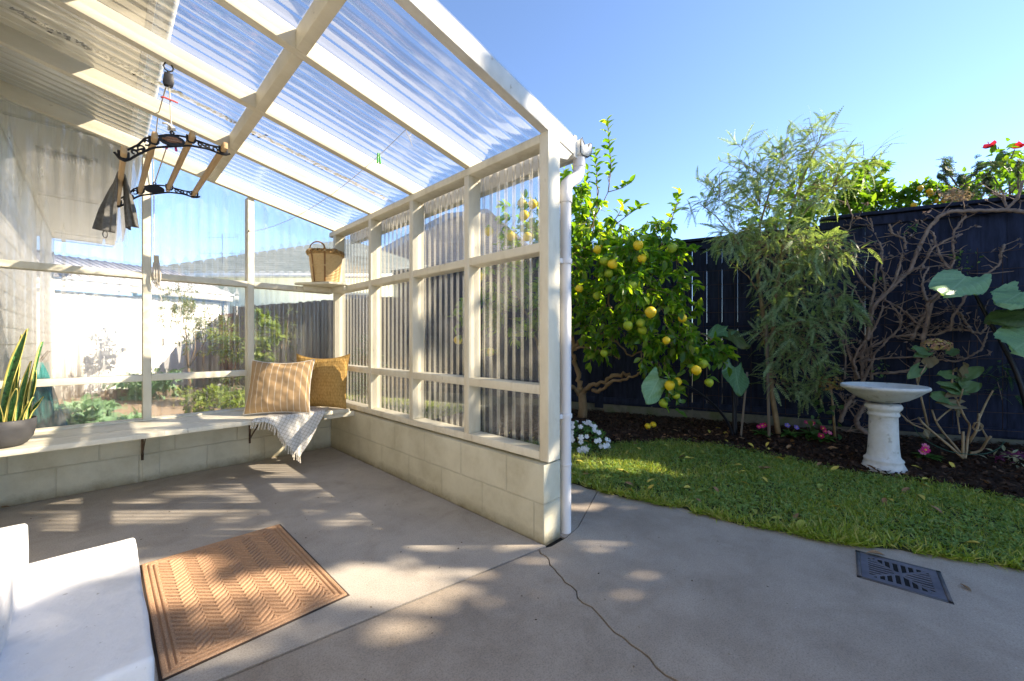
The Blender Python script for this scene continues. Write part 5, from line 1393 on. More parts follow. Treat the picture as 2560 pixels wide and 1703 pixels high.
# ------------------------------------------------------------------ bird bath
bb = (4.31, .118, .0)
bath = empty('bird_bath', bb, 'white painted concrete bird bath with a wide shallow bowl on the bed edge', 'bird bath')
nb = NB().lathe([(0,.58),(.06,.585),(.10,.60),(.17,.624),(.228,.655),(.246,.676),(.256,.680),(.263,.676),(.266,.664),(.262,.655),(.24,.640),(.20,.605),(.15,.572),(.105,.553),(.09,.55),(0,.55)][::-1], bb, 64)
obj('bowl', nb, M['bath'], bath, smooth=True)
nb = NB().lathe([(0,.0),(.150,.0),(.148,.02),(.136,.06),(.122,.085),(.118,.10),(.120,.108),(.122,.116),(.118,.124),(.108,.132),(.100,.15),(.094,.22),(.090,.32),(.088,.40),(.087,.452),(.092,.458),(.098,.466),(.098,.476),(.092,.484),(.092,.492),(.098,.502),(.108,.512),(.113,.524),(.113,.536),(.106,.550),(.0,.552)], (bb[0],bb[1],-.02), 48, wob=.012)
obj('pedestal', nb, M['bath'], bath, smooth=True)

# ------------------------------------------------------------------ flowering plants
M['prim_leaf'] = leafmat('primrose_leaf', (.035,.10,.018), (.06,.16,.03), (.11,.22,.05), .2, .45, (2.2,2.2,.7), .4)
def petal(c): 
    m = leafmat('petal', tuple(x*.8 for x in c), c, tuple(min(1, x*1.1) for x in c), .3, .6, (1.2,1.1,1.1), .2); return m
M['p_pink'] = petal((.70,.03,.22)); M['p_purple'] = petal((.22,.17,.62)); M['p_red'] = petal((.48,.015,.10)); M['p_white'] = petal((.80,.80,.80)); M['p_light'] = petal((.80,.22,.42)); M['p_hib'] = petal((.70,.035,.05))
M['eye'] = plain('flower_eye', (.80,.55,.03), .7)
PETAL = (np.array([(0,0,0),(.34,.45,.02),(.38,.85,-.02),(.12,1.0,.0),(0,.9,.02),(-.12,1.0,0),(-.38,.85,-.02),(-.34,.45,.02)]), [(0,1,2,4),(0,4,6,7)], [(2,3,4),(4,5,6)])
def flower(root, p, nrm, r, pm, n=5, eye=True, name='flower'):
    p = np.array(p, float); nrm = np.array(nrm, float); nrm /= np.linalg.norm(nrm)
    a = np.cross(nrm, [.3,.2,1.0]); a /= np.linalg.norm(a); b = np.cross(nrm, a)
    nb = NB(); an = np.arange(n)/n*2*np.pi + random.random()
    ax = np.cos(an)[:, None]*a + np.sin(an)[:, None]*b + nrm*.18
    nb.scatter(PETAL[0], PETAL[1], PETAL[2], np.tile(p, (n,1)), ax, np.tile(nrm, (n,1)), r)
    f = obj(name, nb, M[pm], root)
    if eye:
        e_ = NB(); an = np.linspace(0, 2*np.pi, 9)[:-1]; V = [p+nrm*.004+(np.cos(t)*a+np.sin(t)*b)*r*.26 for t in an]+[p+nrm*.010]
        e_.add(V, None, [(8,k,(k+1) % 8) for k in range(8)]); obj('eye', e_, M['eye'], f) if False else obj('flower_eye', e_, M['eye'], root)
    return f
def primrose(label, base, leaves, flowers, sc=1.0):
    base = np.array(base, float); base[2] = bed_z(base[0], base[1])
    root = empty('primrose', tuple(base), label, 'flower')
    nb = NB(); g_ = np.random.default_rng(int(base[0]*1000) % 997); n_ = leaves
    an = np.arange(n_)*2.4+g_.uniform(0,6); el = np.linspace(.15, .95, n_)
    ax = np.stack([np.cos(an), np.sin(an), el], 1)
    nb.scatter(leaf_t(.55,.35,6,.45)[0], leaf_t(.55,.35,6,.45)[1], [], base+np.stack([np.cos(an)*.012, np.sin(an)*.012, np.full(n_,.015)], 1), ax, np.tile([0,0,1.], (n_,1)), g_.uniform(.075,.11,n_)*sc)
    obj('leaves', nb, M['prim_leaf'], root, smooth=True)
    for (dx_, dy_, dz_), pm, r_ in flowers:
        p = base+np.array([dx_,dy_,dz_])
        obj('stem', NB().tube([base+[0,0,.02], (base+p)/2+[0,0,.01], p], .0022, 5), M['prim_leaf'], root)
        flower(root, p, (-.55+dx_*3, -.5+dy_*3, .65), r_, pm)
rt = np.array([RT[0], RT[1], 0]); fw_ = np.array([-FW[0], -FW[1], 0])
def off(r_, f_, z_): return tuple(rt*r_+fw_*f_+np.array([0,0,z_]))
primrose('pink primrose beside the grey stake under the wattle', atZ(1905,1082,.10), 10, [(off(-.01,.02,.105),'p_pink',.030),(off(.03,.0,.11),'p_red',.026),(off(-.045,.02,.095),'p_pink',.022)])
primrose('purple primrose with two yellow-eyed flowers near the wattle trunk', atZ(1975,1092,.08), 14, [(off(-.04,.02,.12),'p_purple',.026),(off(.03,.045,.105),'p_purple',.027)], 1.1)
primrose('tall pink and red primrose left of the bird bath, behind its neighbour', atZ(2024,1090,.09), 9, [(off(.0,.02,.13),'p_light',.025),(off(-.035,.0,.14),'p_pink',.020),(off(.035,0,.135),'p_red',.022)])
primrose('low primrose with magenta and red flowers nearest the bird bath on its left', atZ(2058,1108,.06), 15, [(off(-.06,.05,.065),'p_red',.030),(off(-.025,.03,.13),'p_red',.027),(off(.0,.02,.10),'p_pink',.024),(off(.035,.03,.09),'p_light',.022),(off(.07,.0,.08),'p_pink',.017)], 1.15)
primrose('pink primrose with a yellow eye between the bird bath and the pruned hydrangea', atZ(2318,1155,.04), 11, [(off(-.045,.03,.085),'p_pink',.032),(off(-.015,.0,.105),'p_light',.028),(off(-.06,.02,.065),'p_light',.028)], 1.0)
# white impatiens at the foot of the lemon tree
ib = atZ(1457,1110,.02); ib[2] = .02
imp = empty('impatiens', tuple(ib), 'white flowering impatiens clump at the lemon trunk beside the downpipe', 'flower')
nb = NB(); n_ = 420; g_ = np.random.default_rng(3)
d = rand_dirs(n_, g_); d[:, 2] = np.abs(d[:, 2]); rr = g_.uniform(.5, 1, n_)**.5
pos = ib + d*rr[:, None]*np.array([.25,.25,.20])
nb.scatter(leaf_t(.5,.3,3,.3)[0], leaf_t(.5,.3,3,.3)[1], [], pos, d+g_.normal(0,.6,(n_,3)), np.tile([0,0,1.],(n_,1))+g_.normal(0,.4,(n_,3)), g_.uniform(.03,.055,n_))
obj('leaves', nb, M['prim_leaf'], imp, smooth=True)
for k in range(46):
    d = rand_dirs(1, g_)[0]; d[2] = abs(d[2]); 
    if d[0]*FW[0]+d[1]*FW[1] > .45: d[:2] *= -1
    p = ib + d*np.array([.26,.26,.215])*g_.uniform(.92,1.08)
    flower(imp, p, d*.7+np.array([-.45,-.45,.25]), g_.uniform(.022,.030), 'p_white', 5, False)
# hydrangeas
M['hyd_leaf'] = leafmat('hydrangea_leaf', (.06,.12,.05), (.09,.17,.07), (.20,.24,.07), .2, .5, (2.0,1.9,.7), .4)
M['hyd_old'] = leafmat('hydrangea_old_leaf', (.24,.19,.12), (.18,.15,.10), (.38,.30,.05), .2, .6, (1.6,1.4,.6), .2)
M['hyd_head'] = leafmat('hydrangea_head', (.38,.30,.08), (.45,.22,.16), (.50,.42,.14), .25, .7, (1.4,1.3,.9), .2)
M['hyd_head2'] = leafmat('hydrangea_faded_head', (.26,.22,.04), (.30,.15,.09), (.36,.30,.07), .25, .7, (1.4,1.3,.9), .2)
M['cane_stem'] = noisy('pruned_cane', (.24,.165,.09), (.37,.27,.16), 18, .7, .5, 70, .003)
SEPAL = (np.array([(0,0,0),(.5,.35,.05),(.45,.9,0),(-.45,.9,0),(-.5,.35,.05)]), [(0,1,2,3)], [(0,3,4)])
def hyd_head(root, c, r, mt, flat=.7):
    nb = NB(); n_ = 300; d = rand_dirs(n_, g_); d = d[d[:, 2] > -.45]; n_ = len(d)
    pos = np.array(c)+d*np.array([r,r,r*flat])*g_.uniform(.88,1.02,n_)[:,None]
    nb.scatter(SEPAL[0], SEPAL[1], SEPAL[2], pos, np.cross(d, rand_dirs(n_, g_)), d+g_.normal(0,.25,(n_,3)), g_.uniform(.012,.020,n_))
    obj('flower_head', nb, M[mt], root)
hb = np.array([*atZ(2088,1095,.10)[:2], .08])
h1 = empty('hydrangea', tuple(hb), 'hydrangea stem with a faded yellow flower head left of the bird bath bowl', 'shrub')
hc = atD(2077,962,3.75); hyd_head(h1, hc, .096, 'hyd_head2', 1.0)
obj('stem', NB().tube([tuple(hb), tuple(hb*.5+hc*.5+[.03,0,0]), tuple(hc)], [.012,.010,.006], 8), M['cane_stem'], h1, smooth=True)
nb = NB(); n_ = 26
pos = np.array([atD(2060+g_.uniform(-30,40), v_, 3.75) for v_ in np.linspace(1000,1085,n_)]); nb.scatter(ROUND_LEAF[0], ROUND_LEAF[1], [], pos, g_.normal(0,1,(n_,3)), g_.normal(0,.3,(n_,3))+[-.5,-.5,.5], g_.uniform(.04,.075,n_))
obj('leaves', nb, leafmat('dark_round_leaf', (.03,.08,.02), (.05,.11,.03), (.08,.15,.04), .2, .45, (2.2,2.1,.7), .4), h1, smooth=True)
def zh(x, y): return (2180+x/3.734, 800+y/3.734)
hb2 = np.array([*atZ(*zh(850,1290), .09)[:2], .05])
h2 = empty('hydrangea', tuple(hb2), 'pruned hydrangea of bare canes with one pink-yellow head right of the bird bath', 'shrub')
for pts_, r_ in (([(845,1290),(850,1160),(850,1040)],.012),([(850,1290),(720,1170),(560,1040),(470,960),(435,910)],.011),([(860,1285),(770,1170),(680,1070),(600,960),(560,840)],.010),([(500,1020),(380,975),(280,890),(255,855)],.006),
                 ([(520,990),(490,850),(470,770),(430,600),(410,510)],.009),([(600,945),(690,860),(800,790),(835,700),(850,640)],.007),([(880,1260),(890,1120),(920,980),(870,920),(830,830),(770,700)],.010),([(900,1150),(990,1010),(1000,870)],.012),
                 ([(990,940),(1060,780),(1130,655)],.009),([(920,1245),(1020,1220),(1080,1110),(1110,1085)],.012),([(1080,1110),(1040,1040),(1000,960)],.009),([(820,1060),(800,920),(790,840)],.006),([(430,590),(450,510),(490,450),(540,350),(580,310)],.006),
                 ([(870,1290),(880,1220)],.010),([(745,585),(760,470)],.008),([(960,960),(940,1000),(960,1030),(1010,1030),(1040,990),(1010,960),(975,955)],.008)):
    P = np.array([atD(*zh(x, y), 3.2+.06*math.sin(x*.05)) for x, y in pts_]); k = len(P); t = np.linspace(0,k-1,4*(k-1)+1); Pi = np.stack([np.interp(t, range(k), P[:, q]) for q in range(3)], 1)
    for _ in range(2): Pi[1:-1] = (Pi[:-2]+2*Pi[1:-1]+Pi[2:])/4
    obj('cane', NB().tube(Pi, np.linspace(r_, r_*.75, len(Pi))*.85, 8), M['cane_stem'], h2, smooth=True)
hyd_head(h2, atD(*zh(605,240), 3.2), .092, 'hyd_head', .62)
for (tx, ty), (nx_, ny_), w_, mt in (((380,255),(520,300),.10,'hyd_leaf'),((820,285),(690,295),.09,'hyd_leaf'),((400,335),(520,300),.07,'hyd_leaf'),((530,450),(535,355),.13,'hyd_old'),((350,540),(440,450),.09,'hyd_leaf'),((625,500),(750,510),.09,'hyd_leaf'),
        ((870,395),(855,520),.12,'hyd_old'),((1045,435),(870,520),.10,'hyd_leaf'),((770,460),(850,510),.09,'hyd_old'),((650,615),(835,650),.13,'hyd_leaf'),((830,560),(840,645),.11,'hyd_leaf'),((1025,585),(860,640),.11,'hyd_leaf'),((635,565),(830,640),.08,'hyd_leaf'),
        ((690,710),(830,665),.07,'hyd_old'),((895,680),(840,655),.07,'hyd_leaf'),((625,755),(820,790),.10,'hyd_old'),((560,700),(710,740),.13,'hyd_leaf'),((830,905),(790,830),.06,'hyd_old'),((530,1110),(500,1020),.05,'hyd_old'),((780,560),(870,540),.06,'hyd_leaf')):
    a = atD(*zh(nx_, ny_), 3.2); b = atD(*zh(tx, ty), 3.2-.06*random.random()); wv = np.cross(b-a, [-.5,-.6,.6])
    obj('leaf', heart(b, a, wv, w_, .08, .01, 10, tx), M[mt], h2, smooth=True)
hoop = [atD(*zh(x, y), d_) for x, y, d_ in ((395,985,3.3),(420,1060,3.25),(560,1160,3.15),(720,1230,3.1),(900,1255,3.05),(1080,1250,3.05),(1200,1190,3.1),(1235,1130,3.15))]
P = np.array(hoop); t = np.linspace(0,7,40); Pi = np.stack([np.interp(t, range(8), P[:, q]) for q in range(3)], 1)
for _ in range(6): Pi[1:-1] = (Pi[:-2]+2*Pi[1:-1]+Pi[2:])/4
tag(obj('plant_hoop', NB().tube(Pi, .0032, 6), plain('green_wire', (.012,.06,.035), .5), origin=P[0], smooth=True), 'thin green wire hoop around the pruned hydrangea', 'plant support')
# striped tradescantia and a fern in the right corner
tp = atZ(2522,1160,.06); tp[2] = .04
tr_ = empty('tradescantia', tuple(tp), 'purple and cream striped trailing plant on the mulch at the right edge', 'plant')
TL = leaf_t(.36,.5,4,.15)
for nm, mt, n_, seed in (('striped_leaves', leafmat('cream_stripe_leaf', (.50,.50,.36), (.40,.44,.28), (.30,.34,.2), .2, .5, (1.2,1.2,.9)), 46, 1), ('purple_leaves', leafmat('purple_leaf', (.12,.02,.07), (.20,.04,.12), (.28,.10,.18), .2, .45, (1.2,1,1)), 60, 2)):
    g2 = np.random.default_rng(seed); d = rand_dirs(n_, g2); d[:, 2] = np.abs(d[:, 2])*.6+.2
    c_ = np.stack([g2.normal(0,.09,n_), g2.normal(0,.09,n_), g2.uniform(.01,.11,n_)], 1)
    nb = NB().scatter(TL[0], TL[1], [], tp+c_, d, np.tile([0,0,1.],(n_,1))+g2.normal(0,.3,(n_,3)), g2.uniform(.045,.075,n_)); obj(nm, nb, mt, tr_)
fb_ = atD(2535,1050,3.6); fb_[2] = .08
fr_ = empty('fern', tuple(fb_), 'dark green ferny shrub in the shade under the huge pale leaves', 'fern')
nb = NB(); nb2 = NB(); n_ = 60
c_ = np.array([atD(2515+g_.uniform(-35,50), g_.uniform(900,990), 3.55) for _ in range(n_)]); nb.scatter(FROND[0], FROND[1], [], c_, g_.normal(0,1,(n_,3)), g_.normal(0,.4,(n_,3))+[0,0,1], g_.uniform(.08,.15,n_))
for k in range(5): nb2.tube([tuple(fb_), tuple(c_[k*9])], .003, 4)
obj('fronds', nb, leafmat('fern_leaf', (.03,.09,.02), (.05,.13,.03), (.08,.17,.05), .2, .5, (2.2,2.1,.8), .3), fr_); obj('stem', nb2, M['bark2'], fr_)

# ------------------------------------------------------------------ trees and shrubs
M['citrus_bright'] = leafmat('citrus_bright', (.04,.10,.015), (.075,.16,.02), (.13,.22,.03), .45, .35, (3.0,2.8,.8))
M['shrub'] = leafmat('shrub_leaf', (.03,.075,.02), (.055,.12,.03), (.10,.18,.045), .35, .45, (2.6,2.4,.8))
M['yellow_green'] = leafmat('yellow_green_leaf', (.11,.17,.03), (.16,.23,.04), (.25,.31,.06), .35, .5, (2.2,2.1,.8))
M['olive'] = leafmat('olive_leaf', (.07,.10,.035), (.11,.15,.055), (.16,.20,.08), .35, .5, (2.2,2.1,.8))
def bush(name, label, cat, base, clumps_, mt, leaf, lsize, group=None, bark='bark', stem_r=.04, fruit=None, droop=.2):
    base = np.array(base, float); root = empty(name, tuple(base), label, cat, group)
    nbL = NB(); nbS = NB(); nbT = NB(); top = np.mean([c for c, _, _ in clumps_], 0)
    fork = base+(top-base)*.35
    nbT.tube([base, (base+fork)/2+rng.normal(0,.02,3), fork], [stem_r, stem_r*.85, stem_r*.8], 8)
    for c, r_, n_ in clumps_:
        c = np.array(c, float); nbT.tube([fork, (fork+c)/2+rng.normal(0,.05,3), c], [stem_r*.6, stem_r*.4, stem_r*.15], 6)
        dirs = rand_dirs(n_)
        for k in range(n_):
            twig_leaves(nbL, nbS, c+dirs[k]*r_*rng.uniform(.1,.6), c+dirs[k]*r_*rng.uniform(.8,1.12), int(rng.integers(7,12)), lsize, leaf, droop=droop)
    obj('trunk', nbT, M[bark], root, smooth=True); obj('crown', nbL, M[mt], root, smooth=True); tag(obj('twigs', nbS, M[bark], root), kind='stuff')
    for p, r_ in (fruit or []):
        obj('fruit', NB().lathe([(0,-1),(.5,-.87),(.87,-.5),(1,0),(.87,.5),(.5,.87),(0,1)], (0,0,0), 14) if False else lemon(NB(), p, r_), M['orange'], root, smooth=True)
    return root
M['orange'] = noisy('orange_skin', (.75,.36,.02), (.82,.46,.03), 20, .45, .3, 90, .003)
bush('citrus_tree', 'bright green citrus tree beyond the black fence behind the wattle', 'tree', (*atD(2120,900,6.2)[:2], 0),
     [(atD(2080,500,6.2),.50,46),(atD(2160,470,6.2),.42,44),(atD(2200,520,6.1),.40,42),(atD(2240,545,6.0),.25,20),(atD(2000,520,6.3),.5,40),(atD(2130,540,6.1),.4,34),(atD(1930,560,6.3),.45,30)], 'citrus_bright', LEMON_LEAF, .12)
of = [(atD(*p, 5.6), .035) for p in ((2300,470),(2323,478),(2327,484),(2371,480),(2284,512),(2290,523),(2323,515),(2339,502),(2415,472),(2518,492),(2360,500),(2400,500))]
bush('orange_tree', 'orange tree with small ripe fruit beyond the taller black fence', 'tree', (*atD(2420,900,5.9)[:2], 0),
     [(atD(2320,500,5.8),.26,30),(atD(2310,462,5.8),.18,14),(atD(2380,490,5.8),.30,32),(atD(2440,490,5.8),.30,30),(atD(2500,470,5.9),.34,30),(atD(2560,450,5.9),.36,26),(atD(2290,525,5.7),.16,14)], 'citrus_bright', LEMON_LEAF, .085, fruit=of)
# hibiscus: long shoots above the fence with two red flowers
def zt_(x, y): return (2180+x/6.032, 300+y/6.032)
hbp = np.array([*atD(2540,900,5.2)[:2], 0.0])
hib = empty('hibiscus', tuple(hbp), 'hibiscus with two open red flowers above the right end of the fence', 'shrub')
nb = NB()
for pts_ in ([(2080,1150),(2070,900),(2060,640),(2000,480)],[(2060,640),(2130,500),(2150,440)],[(2000,1150),(1870,920),(1810,820)],[(2100,1100),(2250,900),(2280,700)],[(2000,480),(1920,480),(1900,400)],[(1920,460),(1840,420)]):
    nb.tube([atD(*zt_(x,y), 4.7) for x, y in pts_], np.linspace(.010,.004,len(pts_)), 6)
nb.tube([hbp, atD(*zt_(2090,1300), 4.8), atD(*zt_(2080,1150), 4.7)], [.03,.02,.012], 8)
obj('stem', nb, M['stake'], hib, smooth=True)
nb = NB(); n_ = 120; c_ = []
for (x, y, sx_, sy_, m_) in ((2050,560,90,80,22),(1900,480,60,30,9),(1840,620,60,30,5),(1980,900,120,90,26),(2220,850,90,120,20),(2120,750,110,120,22),(2200,500,50,20,5)):
    c_ += [atD(*zt_(x+rng.normal(0,sx_), y+rng.normal(0,sy_)), 4.7+rng.normal(0,.1)) for _ in range(m_)]
c_ = np.array(c_); n_ = len(c_)
nb.scatter(leaf_t(.55,.3,4,.2)[0], leaf_t(.55,.3,4,.2)[1], [], c_, rand_dirs(n_)+[0,0,-.2], rand_dirs(n_)*.5+[0,0,.8], rng.uniform(.07,.13,n_)); obj('leaves', nb, M['citrus_bright'], hib, smooth=True)
for (x, y), nrm in (((1790,385),(-.5,.3,.8)),((2180,400),(.1,-.2,1))):
    p = atD(*zt_(x, y+30), 4.7); nb = NB(); an = np.arange(5)/5*6.283; nrm = np.array(nrm); nrm = nrm/np.linalg.norm(nrm); a = np.cross(nrm,[0,1,.2]); a/=np.linalg.norm(a); b=np.cross(nrm,a)
    P5 = leaf_t(.95,.15,5,-.30); nb.scatter(P5[0], P5[1], [], np.tile(p,(5,1)), np.cos(an)[:,None]*a+np.sin(an)[:,None]*b+nrm*.35, np.tile(nrm,(5,1)), .085)
    f = obj('flower', nb, M['p_hib'], hib, smooth=True)
    nb = NB().tube([p, p+nrm*.05+a*.01, p+nrm*.085+a*.02], [.004,.003,.005], 6); obj('stamen', nb, M['p_light'], hib)
# pelargonium straggling over the fence top
pb_ = atF(2395, 505, -.05)
pel = empty('pelargonium', tuple(pb_), 'straggly scented pelargonium with dark lacy leaves sprawling over the fence top', 'plant')
nb = NB(); nbL = NB(); gp = np.random.default_rng(11)
tips = []
for pts_ in ([(1230,1040),(1140,960),(1050,860),(1010,850)],[(1290,1000),(1210,880),(1140,800),(1080,720),(1110,600)],[(1320,1000),(1340,920),(1350,850)],[(1330,990),(1440,880),(1580,780),(1640,690)],[(1380,1000),(1560,900),(1760,800),(1840,700),(1990,640)],[(1650,1150),(1760,1000),(1700,920)],[(1600,980),(1740,900),(1760,870)],[(2040,1330),(1990,1200),(1850,1110),(1720,1060)],[(2200,1040),(2210,800),(2200,620)],[(1210,1250),(1160,1150),(1250,1060)],[(1430,1290),(1420,1200),(1500,1110)]):
    P = np.array([atD(*zt_(x, y), 4.5) for x, y in pts_]); nb.tube(P, np.linspace(.009,.005,len(P)), 6)
    t = np.linspace(0, len(P)-1, 40)[14:]; tips += list(np.stack([np.interp(t, range(len(P)), P[:, q]) for q in range(3)], 1))
obj('stem', nb, M['bark2'], pel, smooth=True)
LACE_V = []; LACE_Q = []
for k in range(7):
    a = (k-3)*.52; c_, s_ = math.sin(a), math.cos(a); b0 = len(LACE_V)
    for (x, y) in ((-.06,.1),(.06,.1),(.11,.9),(-.11,.9)): LACE_V.append((x*s_+y*c_, -x*c_+y*s_, .1*abs(a)))
    LACE_Q.append((b0,b0+1,b0+2,b0+3))
for (x, y, s1, s2, m_) in ((1120,640,55,45,26),(1110,740,60,50,28),(1200,800,50,50,20),(1030,850,30,20,8),(1340,870,60,40,18),(1630,690,60,45,30),(1860,690,80,60,26),(2000,610,70,40,16),(1750,930,60,40,16),(2210,680,40,60,24),(1540,1050,70,50,22),(1300,1080,110,40,30)):
    tips += [atD(*zt_(x+gp.normal(0,s1), y+gp.normal(0,s2)), 4.5+gp.normal(0,.06)) for _ in range(m_)]
tips = np.array(tips); n_ = len(tips)
nbL.scatter(LACE_V, LACE_Q, [], tips, rand_dirs(n_, gp)+[0,0,.3], rand_dirs(n_, gp)*.7+[-.4,-.4,.5], gp.uniform(.025,.045,n_)); obj('leaves', nbL, leafmat('lacy_leaf', (.03,.06,.03), (.05,.085,.04), (.10,.14,.06), .25, .6, (2,1.9,.8), .2), pel)
nbL = NB(); n_ = 220; c_ = np.array([atD(*zt_(1250+gp.normal(0,130), 1140+gp.normal(0,60)), 4.45+gp.normal(0,.06)) for _ in range(n_)])
nbL.scatter(CRISP[0], CRISP[1], [], c_, rand_dirs(n_, gp), rand_dirs(n_, gp), gp.uniform(.02,.05,n_)); obj('dry_leaves', nbL, leafmat('dry_pel_leaf', (.22,.15,.09), (.34,.25,.16), (.42,.36,.24), .2, .7, (1.4,1.3,1), .2), pel)
# big tree out of frame to the right that shades the path
bush('shade_tree', 'large leafy tree beyond the fence that shades the lawn and path', 'tree', (6.6,-4.2,0),
     [((6.3,-3.0,3.2),.7,70),((6.2,-4.0,3.4),.72,100),((6.5,-5.0,3.6),.9,120),((6.3,-3.5,2.3),.9,110),((6.3,-4.6,2.5),.95,110),((6.6,-6.0,3.4),.95,110),((6.2,-2.3,2.6),.6,50),((6.6,-5.6,2.3),.9,90),((6.3,-2.6,1.7),.7,60),((6.8,-6.8,3.6),.9,80),((6.5,-4.9,4.6),.75,80),((6.3,-5.9,4.6),.8,80),((6.2,-4.55,4.6),.42,26),((6.15,-4.05,4.45),.30,20),((5.95,-3.1,3.95),.32,18),((6.7,-7.0,4.7),.8,70),((6.6,-5.6,5.5),.6,40),((6.35,-4.75,5.75),.45,16),((6.7,-5.3,6.3),.5,34),((5.9,-2.5,4.35),.25,8),((6.0,-1.9,4.4),.5,6),((6.1,-2.7,5.0),.5,6),((6.0,-1.6,3.5),.45,12),((6.2,-2.2,5.3),.45,8),((5.85,-2.75,4.5),.35,16),((6.2,-3.3,6.2),.45,12)], 'shrub', LEMON_LEAF, .21, stem_r=.14)
# ------------------------------------------------------------------ behind the back wall: garage, neighbours, planting
gar = empty('garage', (-.53, 10.84, 0), 'long low white garage with a tiled roof seen through the clear back wall', 'garage')
g0 = np.array([-.53,10.84]); gd = np.array([.9297,.3681]); gn = np.array([.3681,-.9297])
def gp3(s_, o, z): p = g0+gd*s_+gn*o; return (p[0], p[1], z)
def gbox(s0, s1, o0, o1, z0, z1):
    return [gp3(s0,o0,z0),gp3(s1,o0,z0),gp3(s1,o1,z0),gp3(s0,o1,z0),gp3(s0,o0,z1),gp3(s1,o0,z1),gp3(s1,o1,z1),gp3(s0,o1,z1)]
nb = NB().hexa(gbox(-1.6,2.78,0,-4,-.05,1.93)[:4][::-1]+gbox(-1.6,2.78,0,-4,-.05,1.93)[4:][::-1]); obj('wall', nb, M['weatherboard'], gar)
nb = NB()
for k in range(1, 14): s_ = -1.4+k*.30; nb.hexa(gbox(s_-.006,s_+.006,.001,.010,0,1.9))
obj('wall_battens', nb, M['pale'], gar)
dm = plain('garage_door', (.79,.79,.78), .45)
nb = NB().hexa(gbox(.35,2.05,.012,.035,.03,1.83)); dr = obj('door', nb, dm, gar, bevel=.004)
nb = NB().hexa(gbox(1.55,1.58,.036,.06,.92,1.08)); obj('door_handle', nb, plain('dark_handle', (.05,.05,.055), .4), gar)
nb = NB(); nb.hexa(gbox(.27,.345,.002,.045,.0,1.9)); nb2 = NB().hexa(gbox(2.055,2.13,.002,.045,.0,1.9))
obj('door_frame', nb, M['pale'], gar); obj('door_frame', nb2, M['pale'], gar)
nb = NB().hexa(gbox(-1.8,2.95,.14,.17,1.98,2.11)); obj('fascia', nb, M['pale'], gar)
nb = NB()
nb.add([gp3(-1.8,.20,2.11),gp3(2.97,.20,2.11),gp3(2.97,-2.2,2.85),gp3(-1.8,-2.2,2.85),gp3(-1.8,.20,2.15),gp3(2.97,.20,2.15),gp3(2.97,-2.2,2.89),gp3(-1.8,-2.2,2.89)],[(0,1,2,3),(7,6,5,4),(0,4,5,1),(1,5,6,2),(2,6,7,3),(3,7,4,0)])
for k in range(32): 
    s_ = -1.78+k*.15; a = np.array(gp3(s_,.20,2.155)); b = np.array(gp3(s_,-2.2,2.895)); nb.bar(a, b, .03, .025)
obj('roof', nb, noisy('pale_grey_tile', (.45,.45,.47), (.56,.56,.58), 6, .6, .3, 40, .004), gar)
def tilemat(name, a, b):
    m, nt, bs = newmat(name); tc = coords(nt)
    br = nt.nodes.new("ShaderNodeTexBrick"); 
    for k, v in dict(Scale=1.0, **{'Mortar Size': .02, 'Brick Width': .30, 'Row Height': .22}).items(): br.inputs[k].default_value = v
    sx = nt.nodes.new("ShaderNodeSeparateXYZ"); nt.links.new(tc, sx.inputs[0]); cb = nt.nodes.new("ShaderNodeCombineXYZ")
    nt.links.new(mathn(nt, 'ADD', sx.outputs[0], mathn(nt, 'MULTIPLY', sx.outputs[1], .6)), cb.inputs[0]); nt.links.new(mathn(nt, 'MULTIPLY', sx.outputs[2], 2.0), cb.inputs[1]); nt.links.new(cb.outputs[0], br.inputs[0])
    br.inputs['Color1'].default_value = (*a,1); br.inputs['Color2'].default_value = (*b,1); br.inputs['Mortar'].default_value = (a[0]*.45,a[1]*.45,a[2]*.45,1)
    nt.links.new(br.outputs[0], bs.inputs['Base Color']); bs.inputs['Roughness'].default_value = .7
    bp = nd(nt, "ShaderNodeBump", Strength=.7, Distance=.03); bp.invert = True; nt.links.new(br.outputs['Fac'], bp.inputs['Height']); nt.links.new(bp.outputs[0], bs.inputs['Normal']); return m
